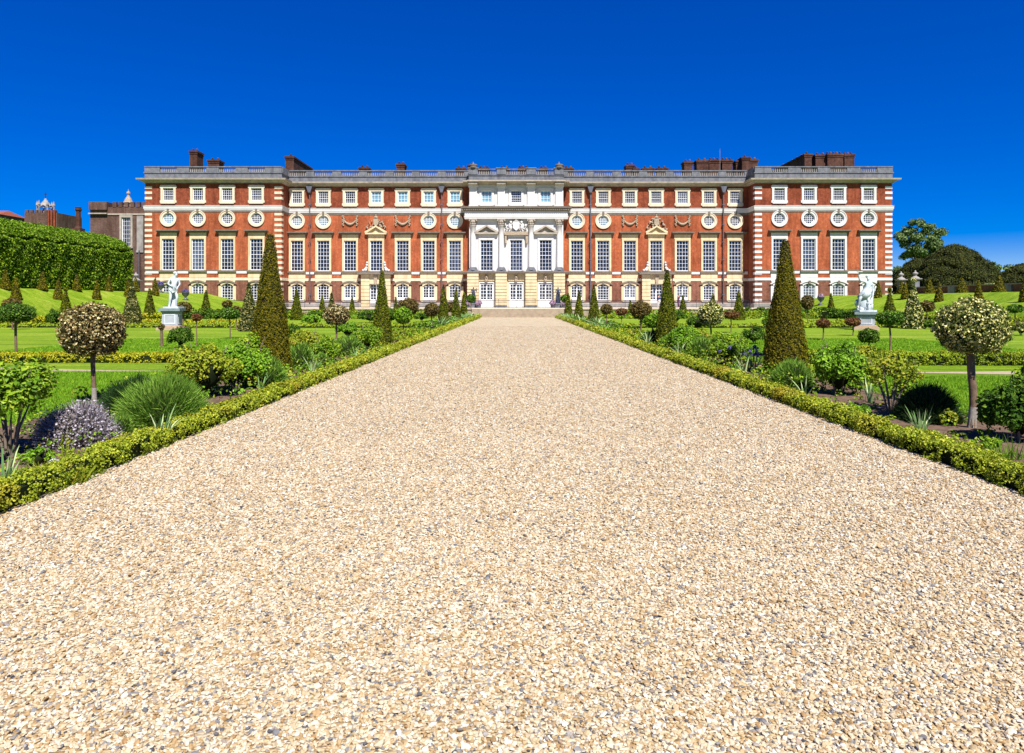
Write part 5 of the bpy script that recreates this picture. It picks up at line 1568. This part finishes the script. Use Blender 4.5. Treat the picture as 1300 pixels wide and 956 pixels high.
def gate_pier(x, y, label, h=1.62):
    e = rise('gate_pier', x, y, label, 'gate pier', 'stone gate piers at the terrace ends')
    g = Geo(); g.box(-.31, .31, -.31, .31, -.2, h); g.box(-.38, .38, -.38, .38, -.2, .3); put('shaft', g, M['grey'], e)
    g = Geo(); g.box(-.40, .40, -.40, .40, h, h + .09); g.box(-.50, .50, -.50, .50, h + .09, h + .19); g.lathe([(.48, h + .192), (.40, h + .30), (.22, h + .42)], seg=8); put('cap', g, M['plinth'], e)
    g = Geo(); g.lathe([(.2, h + .42), (.12, h + .50), (.22, h + .62), (.30, h + .74), (.28, h + .82), (.14, h + .88), (.08, h + .98), (.10, h + 1.02), (.02, h + 1.12)], seg=12); put('finial', g, M['plinth'], e)


gate_pier(at(1144, 80), 80, 'stone gate pier with urn finial nearest the right pavilion')
gate_pier(at(1162, 77), 77, 'stone gate pier with urn finial behind the cream speckled cone')
gate_pier(at(172.5, 79), 79, 'stone gate pier with urn finial at the end of the tall left hedge', 1.2)


def urn(px, d, label, z=None):
    e = rise('garden_urn', at(px, d), d, label, 'urn', 'lead urns on the banks', z)
    g = Geo(); g.box(-.24, .24, -.24, .24, -.05, .14); g.lathe([(.2, .14), (.09, .26), (.09, .34), (.34, .58), (.40, .86), (.44, .9), (.36, .92)], seg=12); put('bowl', g, M['lead'], e)
    g = Geo(); u = sphere_pts(160); u[:, 2] = abs(u[:, 2]); g.leaves(u * (.3, .3, .32) + (0, 0, .92), u, .2, .7, .5); put('planting', g, M['flower_mauve'] if px > 300 else M['flower_violet'], e)


urn(204, 79, 'dark lead urn with violet planting beside the small cone on the left bank'); urn(235.5, 77, 'dark lead urn with violet planting right of the left statue')
urn(1042, 79, 'lead urn with mauve planting below the right pavilion'); 

dome_tree(at(1211, 108), 108, 7.2, 9.4, 'largest dark old yew dome beyond the right wall', z=1.2)
dome_tree(at(1166, 118), 118, 5.6, 8.2, 'smaller dark yew dome between the palace and the largest dome', z=.8)
dome_tree(at(1298, 106), 106, 4.9, 6.0, 'rounded yew dome at the right edge of the picture', z=1.4)
e = empty('grass_mound', (at(1262, 101), 101, 1.5), 'pale green clipped mound between the two right hand domes', 'hedge')
g = Geo(); u = sphere_pts(5000); u[:, 2] = abs(u[:, 2]); g.leaves(u * (5.2, 3, 2.9), u, .32, .6, .4); g.ball((0, 0, 0), (5, 2.8, 2.75), mat=1, seg=20, rings=12); put('foliage', g, [M['edge_green'], M['core']], e)
deciduous(at(1170, 150), 150, 20.4, 4.6, 'tree', 'tall open broadleaf tree rising behind the yew domes', 'distant trees on the right', z=0, clumps=75, leaf=.5, gap=1.0, trunk=.4, low=.40)
deciduous(at(1147, 135), 135, 9.5, 3.2, 'tree', 'dense green tree close beside the right pavilion', 'distant trees on the right', z=0, clumps=34, leaf=.5, gap=1.0, low=.1)
for px, D, h, r, lab in ((1252, 170, 10.5, 4.5, 'small distant tree left of the pale clipped mound'), (1262, 165, 11.4, 4.2, 'distant tree above the pale clipped mound'), (1280, 175, 11.5, 5, 'distant tree between the mound and the right dome'), (1325, 165, 12, 6, 'distant tree behind the right edge dome'), (1235, 180, 9.5, 5, 'distant tree hidden low behind the largest dome')):
    deciduous(at(px, D), D, h, r, 'tree', lab, 'distant trees on the right', z=0, clumps=26, leaf=.6, gap=.9, low=.12)
deciduous(-62, 92, 8.6, 4, 'tree', 'leafy tree between the tall hedge and the old brown range', 'trees behind the hedge', z=1.5, clumps=26, leaf=.4, gap=.9, low=.15)

# ================================================================== FIGURES


def skin_mesh(name, joints, edges, mats, sub=2, extra=None):
    """one continuous body: joints {key: (x, y, z, r)} grown with a Skin modifier"""
    keys = list(joints); idx = {k: i for i, k in enumerate(keys)}
    me = bpy.data.meshes.new(name + '_rig')
    me.from_pydata([joints[k][:3] for k in keys], [(idx[a], idx[b]) for a, b in edges], [])
    o = bpy.data.objects.new(name + '_rig', me); C.objects.link(o)
    o.modifiers.new('s', 'SKIN').use_smooth_shade = True
    lay = me.skin_vertices[0].data if me.skin_vertices else None
    if lay is None:
        me.attributes.new('x', 'FLOAT', 'POINT')
    for k in keys:
        r = joints[k][3]; r = r if isinstance(r, tuple) else (r, r)
        lay[idx[k]].radius = r; lay[idx[k]].use_root = (k == keys[0])
    sb = o.modifiers.new('u', 'SUBSURF'); sb.levels = sb.render_levels = sub
    dg = bpy.context.evaluated_depsgraph_get(); dg.update()
    out = bpy.data.meshes.new_from_object(o.evaluated_get(dg))
    bpy.data.objects.remove(o)
    out.name = name; out.materials.clear()
    for m in mats: out.materials.append(m)
    return out


def hand(J, E, wrist, key, d, r=.011, L=.085):
    """palm and five separate fingers; d is the pointing direction"""
    w = Vector(J[wrist][:3]); d = Vector(d).normalized(); side = d.cross(Vector((0, .3, 1))).normalized(); nrm = side.cross(d)
    p = w + d * .05; J[key + 'p'] = (*p, .028); E.append((wrist, key + 'p'))
    for k in range(4):
        a = p + d * .035 + side * (.027 - .018 * k); b = a + d * L * (.42, .48, .46, .36)[k] + nrm * .006; c = b + d * L * .35 - nrm * .022
        for q, v in enumerate((a, b, c)): J[f'{key}{k}{q}'] = (*v, r * (1, .9, .7)[q])
        E += [(key + 'p', f'{key}{k}0'), (f'{key}{k}0', f'{key}{k}1'), (f'{key}{k}1', f'{key}{k}2')]
    a = w + d * .03 + side * .042; b = a + d * .035 + side * .022
    J[key + 'ta'] = (*a, r * 1.1); J[key + 'tb'] = (*b, r * .85); E += [(key + 'p', key + 'ta'), (key + 'ta', key + 'tb')]


def figure(J, E, name, mats, s=1.0):
    for w, d in (('wl', J.pop('dl')), ('wr', J.pop('dr'))): hand(J, E, w, 'h' + w, d)
    me = skin_mesh(name, {k: (v[0] * s, v[1] * s, v[2] * s, tuple(q * s for q in v[3]) if isinstance(v[3], tuple) else v[3] * s) for k, v in J.items()}, E, mats)
    return me


BODY_E = [('pel', 'wai'), ('wai', 'che'), ('che', 'nec'), ('nec', 'hd0'), ('hd0', 'hd1'), ('hd0', 'nos'), ('che', 'sl'), ('sl', 'el'), ('el', 'wl'), ('che', 'sr'), ('sr', 'er'), ('er', 'wr'),
          ('pel', 'hl'), ('hl', 'kl'), ('kl', 'al'), ('al', 'tl'), ('pel', 'hr'), ('hr', 'kr'), ('kr', 'ar'), ('ar', 'tr')]


def base_pose():
    return dict(pel=(0, 0, .98, (.15, .12)), wai=(0, 0, 1.14, (.125, .10)), che=(0, -.01, 1.36, (.16, .115)), nec=(0, -.01, 1.50, .055), hd0=(0, -.03, 1.60, (.078, .09)), hd1=(0, -.01, 1.69, (.075, .085)), nos=(0, -.115, 1.60, .018),
                sl=(-.19, 0, 1.42, .058), el=(-.25, .02, 1.14, .042), wl=(-.24, -.06, .90, .030), sr=(.19, 0, 1.42, .058), er=(.25, .02, 1.14, .042), wr=(.24, -.06, .90, .030),
                hl=(-.095, 0, .90, .088), kl=(-.10, -.02, .50, .058), al=(-.10, .02, .08, .038), tl=(-.12, -.13, .035, .032), hr=(.095, 0, .90, .088), kr=(.10, -.02, .50, .058), ar=(.10, .02, .08, .038), tr=(.12, -.13, .035, .032),
                dl=(0, -.3, -1), dr=(0, -.3, -1))


def pedestal(x, y, h, w, label, rz=0.0):
    e = empty('pedestal', (x, y, 0), label, 'pedestal', 'stone pedestals of the marble statues', rz)
    g = Geo(); g.box(-w * .78, w * .78, -w * .78, w * .78, -.05, .16); g.box(-w * .66, w * .66, -w * .66, w * .66, .162, .26); put('base', g, M['sandstone'], e)
    g = Geo(); g.box(-w * .5, w * .5, -w * .5, w * .5, .262, h - .24); put('die', g, M['pedestal'], e)
    g = Geo()
    q = w * .5 + .015
    for z0, z1, a, b in ((.34, .42, -.36, .36), (h - .40, h - .32, -.36, .36)): g.box(a * w, b * w, -q, -w * .5 - .001, z0, z1); g.box(-q, -w * .5 - .001, a * w, b * w, z0, z1); g.box(w * .5 + .001, q, a * w, b * w, z0, z1)
    for a in (-.36, .29): g.box(a * w, (a + .07) * w, -q, -w * .5 - .001, .42, h - .40); g.box(-q, -w * .5 - .001, a * w, (a + .07) * w, .42, h - .40); g.box(w * .5 + .001, q, a * w, (a + .07) * w, .42, h - .40)
    put('panel_moulding', g, M['marble'], e)
    g = Geo(); g.box(-w * .56, w * .56, -w * .56, w * .56, h - .238, h - .16); g.box(-w * .68, w * .68, -w * .68, w * .68, h - .158, h - .03); g.box(-w * .62, w * .62, -w * .62, w * .62, h - .028, h); put('cornice', g, M['pedcap'], e)
    return e


DS = 40.0
# left statue: standing woman, hips swung, drapery behind and over the arm
J = base_pose()
J.update(pel=(-.02, 0, .98, (.155, .13)), wai=(.02, 0, 1.15, (.12, .10)), che=(.04, 0, 1.36, (.15, .12)), nec=(.06, -.02, 1.50, .05), hd0=(.09, -.06, 1.60, (.078, .09)), hd1=(.08, -.03, 1.69, (.085, .095)), nos=(.13, -.14, 1.585, .018),
         sl=(-.13, .02, 1.42, .055), el=(-.24, .04, 1.16, .045), wl=(-.10, -.16, 1.06, .03), dl=(.8, -.3, -.3), sr=(.21, -.02, 1.40, .055), er=(.26, -.06, 1.15, .045), wr=(.17, -.22, 1.04, .03), dr=(-.3, -.4, -.6),
         hl=(-.12, 0, .90, .098), kl=(-.14, -.04, .50, .066), al=(-.19, .03, .08, .045), tl=(-.22, -.12, .04, .036), hr=(.08, 0, .90, .098), kr=(.14, -.12, .52, .066), ar=(.10, .02, .08, .045), tr=(.14, -.12, .04, .036))
st_e = empty('marble_statue', (at(220.5, DS), DS, 1.26), 'white marble standing woman looking down on the left pedestal', 'statue', 'marble garden statues')
put('figure', figure(J, list(BODY_E), 'figure', [M['marble']], 1.22), None, st_e, (0, 0, .0), .55)
g = Geo()
for k in range(9):                           # drapery falling behind from the left shoulder to the plinth
    u = k / 8; x0 = -.22 + .30 * u
    g.tube([(-.18 + .12 * u, .12, 1.70), (x0 - .05, .16 - .03 * math.sin(k * 2), 1.25), (x0 - .08, .15 + .04 * math.sin(k * 1.7), .7), (x0 - .10 + .03 * math.sin(k), .13, .05)], [.03, .045, .05, .05], 7)
for k in range(6): g.tube([(-.25 + .02 * k, -.05 - .03 * k, 1.22 - .02 * k), (-.02 + .01 * k, -.2, 1.05 - .03 * k), (.20, -.16 + .03 * k, 1.22 - .04 * k)], [.03, .04, .03], 6)
put('drapery', g, M['marble'], st_e)
g = Geo(); g.ball((.095, .0, 2.06), (.12, .13, .10), seg=10); g.ball((.06, .11, 2.02), (.07, .08, .07)); put('hair', g, M['marble'], st_e)
g = Geo(); g.box(-.44, .44, -.36, .36, 0, .10); g.ball((-.12, .16, .2), (.22, .16, .35), jit=.25, seg=9); put('plinth', g, M['marble'], st_e)
pedestal(at(218.5, DS), DS, 1.26, .86, 'blue grey stone pedestal under the standing marble woman', .18)
# right statue: figure with one arm raised holding a disc, leaning on rocks with wind-blown drapery
J = base_pose()
J.update(pel=(-.02, 0, .92, (.17, .14)), wai=(.08, 0, 1.10, (.13, .11)), che=(.17, -.02, 1.34, (.165, .12)), nec=(.17, -.03, 1.48, .055), hd0=(.13, -.07, 1.57, (.08, .09)), hd1=(.13, -.04, 1.67, (.08, .09)), nos=(.07, -.15, 1.56, .018),
         sl=(-.02, -.02, 1.44, .06), el=(-.25, -.05, 1.48, .062), wl=(-.31, -.05, 1.74, .045), dl=(.1, -.1, 1), sr=(.35, .02, 1.36, .06), er=(.42, .0, 1.08, .047), wr=(.33, -.12, .86, .033), dr=(-.4, -.3, -.6),
         hl=(-.13, -.02, .86, .105), kl=(-.30, -.14, .62, .072), al=(-.33, .0, .25, .047), tl=(-.38, -.14, .19, .036), hr=(.10, 0, .84, .105), kr=(.13, -.12, .46, .072), ar=(.22, .02, .10, .047), tr=(.24, -.13, .06, .036))
sr_e = empty('marble_statue', (at(1098, DS), DS, 1.06), 'white marble figure raising an arm with a disc on the right pedestal', 'statue', 'marble garden statues')
put('figure', figure(J, list(BODY_E), 'figure', [M['marble']], 1.22), None, sr_e)
g = Geo(); g.lathe([(.02, -.03), (.15, -.02), (.17, 0), (.15, .02), (.02, .03)], -.33, -.06, 2.33, 12); put('disc', g, M['marble'], sr_e)
g = Geo()
for k in range(9):
    u = k / 8
    g.tube([(.34 + .06 * u, .1 + .03 * k % .1, 1.62 - .2 * u), (.25 - .25 * u, -.18 + .02 * k, 1.18 - .08 * u), (-.30 - .06 * math.sin(k), -.18 + .03 * k, 1.02 - .10 * u), (-.42 + .04 * k, -.08 + .03 * k, .62 - .35 * u)], [.05, .075, .08, .04], 7)
for k in range(7): g.tube([(.40, .02 + .03 * k, 1.5), (.46 - .01 * k, .06, 1.05), (.40 - .03 * k, .05, .55), (.34 - .05 * k, .02, .1)], [.06, .085, .09, .09], 7)
g.ball((.0, -.06, 1.02), (.34, .24, .24), jit=.2, seg=12, rings=9, rot=.4); g.ball((-.02, .08, .55), (.30, .20, .48), jit=.25, seg=12, rings=9); g.ball((.30, .08, .7), (.17, .17, .6), jit=.2, seg=10, rings=9)
put('drapery', g, M['marble'], sr_e)
g = Geo(); g.ball((.16, .0, 2.06), (.12, .12, .09)); put('hair', g, M['marble'], sr_e)
g = Geo(); g.box(-.50, .50, -.40, .40, 0, .10)
r = np.random.default_rng(9)
for k in range(16): g.ball((r.uniform(-.36, .36), r.uniform(-.15, .22), r.uniform(.08, .5)), (r.uniform(.10, .2), r.uniform(.1, .2), r.uniform(.10, .26)), jit=.3, seg=8)
put('rock_plinth', g, M['marble'], sr_e)
pedestal(at(1099, DS), DS, 1.06, .88, 'blue grey stone pedestal under the arm raising marble figure', -.42)

# dark bronze figures either side of the centre doors
for px, lab, m in ((601, 'dark bronze figure on a block left of the centre doors', 1), (708.5, 'dark bronze figure on a block right of the centre doors', -1)):
    D = 88.5
    e = empty('bronze_statue', (at(px, D), D, .90), lab, 'statue', 'bronze figures beside the centre doors')
    J = base_pose(); J.update(wl=(-.05 * m, -.22, 1.12, .03), dl=(.4, -.3, .3), er=(.30 * m, .02, 1.2, .042), wr=(.34 * m, -.1, 1.42, .03), dr=(0, -.2, 1), kl=(-.16, -.08, .5, .06))
    if m < 0: J['wr'] = (.10, -.2, 1.0, .03); J['er'] = (.30, 0, 1.16, .042)
    put('figure', figure(J, list(BODY_E), 'figure', [M['bronze']], 1.3), None, e, (0, 0, .52))
    g = Geo()
    for k in range(6): g.tube([(-.12 + .05 * k, .10, 2.2), (-.22 + .09 * k, .14 - .1 * (k % 2), 1.5), (-.30 + .12 * k, .10 - .12 * (k % 2), .56)], [.05, .08, .07], 6)
    put('drapery', g, M['bronze'], e)
    g = Geo(); g.box(-.46, .46, -.42, .42, 0, .12); g.box(-.38, .38, -.34, .34, .12, .44); g.box(-.44, .44, -.40, .40, .442, .53); put('block', g, M['grey'], e)
    for q, dx in enumerate((-.75, .75)):
        t = empty('flower_tub', (at(px, D) + dx, D - .7, .90), ('pot of mauve flowers left of the ' if dx < 0 else 'pot of mauve flowers right of the ') + lab.split(' on')[0].replace('dark ', '') + (' by the left doors' if m > 0 else ' by the right doors'), 'flower pot', 'flower pots beside the bronze figures')
        g = Geo(); g.lathe([(.22, 0), (.32, .45), (.34, .5), (.28, .5)], seg=10); put('pot', g, M['lead'], t)
        g = Geo(); u = sphere_pts(220); u[:, 2] = abs(u[:, 2]); g.leaves(u * (.42, .42, .45) + (0, 0, .48), u, .2, .8, .5); put('blossom', g, M['flower_mauve'], t)
    standard_tree(at(px - m * 3 if m > 0 else px + 9, 79), 79, .52, .45, 1.15, 'mop_green', ('green ball standard before the left bronze figure' if m > 0 else 'green ball standard before the right bronze figure'), z=.9, group='ball standards before the bronze figures')


def person(px, D, z, label, top, legs, lean=0.0, facing=0.0):
    e = empty('person', (at(px, D), D, z), label, 'person', 'visitors by the palace doors', facing)
    J = base_pose(); J.update(kr=(.12, -.10, .50, .058), tr=(.13, -.18, .035, .032), er=(.27, -.05, 1.15, .042), wr=(.18, -.25, 1.10, .03), dr=(-.3, -.8, .2), nec=(lean, -.05, 1.49, .055), hd0=(lean * 1.3, -.08, 1.59, (.078, .09)), hd1=(lean * 1.3, -.05, 1.68, (.075, .085)), nos=(lean * 1.3, -.165, 1.59, .018))
    put('body', figure(dict(J), list(BODY_E), 'body', [M['skin']]), None, e)
    A = {k: J[k] for k in ('pel', 'wai', 'che', 'sl', 'el', 'wl', 'sr', 'er', 'wr')}
    A = {k: (*v[:3], tuple(q + .025 for q in v[3]) if isinstance(v[3], tuple) else v[3] + .022) for k, v in A.items()}
    put('jacket', skin_mesh('jacket', A, [('pel', 'wai'), ('wai', 'che'), ('che', 'sl'), ('sl', 'el'), ('el', 'wl'), ('che', 'sr'), ('sr', 'er'), ('er', 'wr')], [M[top]]), None, e)
    A = {k: J[k] for k in ('pel', 'hl', 'kl', 'al', 'hr', 'kr', 'ar')}
    A = {k: (*v[:3], tuple(q + .015 for q in v[3]) if isinstance(v[3], tuple) else v[3] + .02) for k, v in A.items()}
    put('trousers', skin_mesh('trousers', A, [('pel', 'hl'), ('hl', 'kl'), ('kl', 'al'), ('pel', 'hr'), ('hr', 'kr'), ('kr', 'ar')], [M[legs]]), None, e)
    g = Geo(); g.ball((lean * 1.3, -.03, 1.69), (.095, .105, .085)); g.ball((lean * 1.3, .03, 1.62), (.085, .06, .09)); put('hair', g, M['hair'], e)


person(836, 89.5, .92, 'visitor in a navy top and pale trousers at the right range doorway', 'navy', 'pale_cloth', .05, .5)
person(861.5, 89.5, .92, 'visitor in a plum top passing the window right of the right doorway', 'plum', 'plum', -.03, -1.2)

# ================================================================== SKY, SUN, CAMERA
AZ, EL = math.radians(17), math.radians(52)       # sun to the right of the camera's back
to_sun = Vector((math.sin(AZ) * math.cos(EL), -math.cos(AZ) * math.cos(EL), math.sin(EL)))
sun = bpy.data.lights.new('sun', 'SUN'); sun.energy = 4.6; sun.angle = math.radians(.5); sun.color = (1, .96, .91)
so = bpy.data.objects.new('sun', sun); C.objects.link(so); so.rotation_euler = (-to_sun).to_track_quat('-Z', 'Y').to_euler(); so.location = (20, -30, 60)

w = bpy.data.worlds.new('World'); bpy.context.scene.world = w; w.use_nodes = True
nt = w.node_tree
sky = nt.nodes.new('ShaderNodeTexSky'); sky.sky_type = 'NISHITA'; sky.sun_disc = False
sky.sun_elevation = EL; sky.sun_rotation = math.pi - AZ
sky.air_density = .85; sky.dust_density = 0.0; sky.ozone_density = 6.0; sky.altitude = 1500
hs = nt.nodes.new('ShaderNodeHueSaturation'); hs.inputs['Saturation'].default_value = 2.0; hs.inputs['Value'].default_value = 1.12; hs.inputs['Hue'].default_value = .531
gm = nt.nodes.new('ShaderNodeGamma'); gm.inputs[1].default_value = .72
nt.links.new(sky.outputs[0], gm.inputs[0]); nt.links.new(gm.outputs[0], hs.inputs['Color']); nt.links.new(hs.outputs[0], nt.nodes['Background'].inputs[0])
nt.nodes['Background'].inputs[1].default_value = .09

cam = bpy.data.cameras.new('camera'); co = bpy.data.objects.new('camera', cam); C.objects.link(co)
co.location = (0, 0, EYE); co.rotation_euler = (math.radians(90), 0, 0)
cam.sensor_fit = 'HORIZONTAL'; cam.sensor_width = 36; cam.lens = 36 * F / 1300
cam.shift_x = -(VX - 650) / 1300; cam.shift_y = (VY - 478) / 1300
cam.clip_start = .05; cam.clip_end = 6000
s = bpy.context.scene; s.camera = co
s.render.engine = 'CYCLES'
s.cycles.max_bounces = 6; s.cycles.diffuse_bounces = 3; s.cycles.glossy_bounces = 2; s.cycles.transmission_bounces = 2
s.view_settings.view_transform = 'Standard'; s.view_settings.look = 'None'; s.view_settings.gamma = 1; s.view_settings.exposure = 1.05
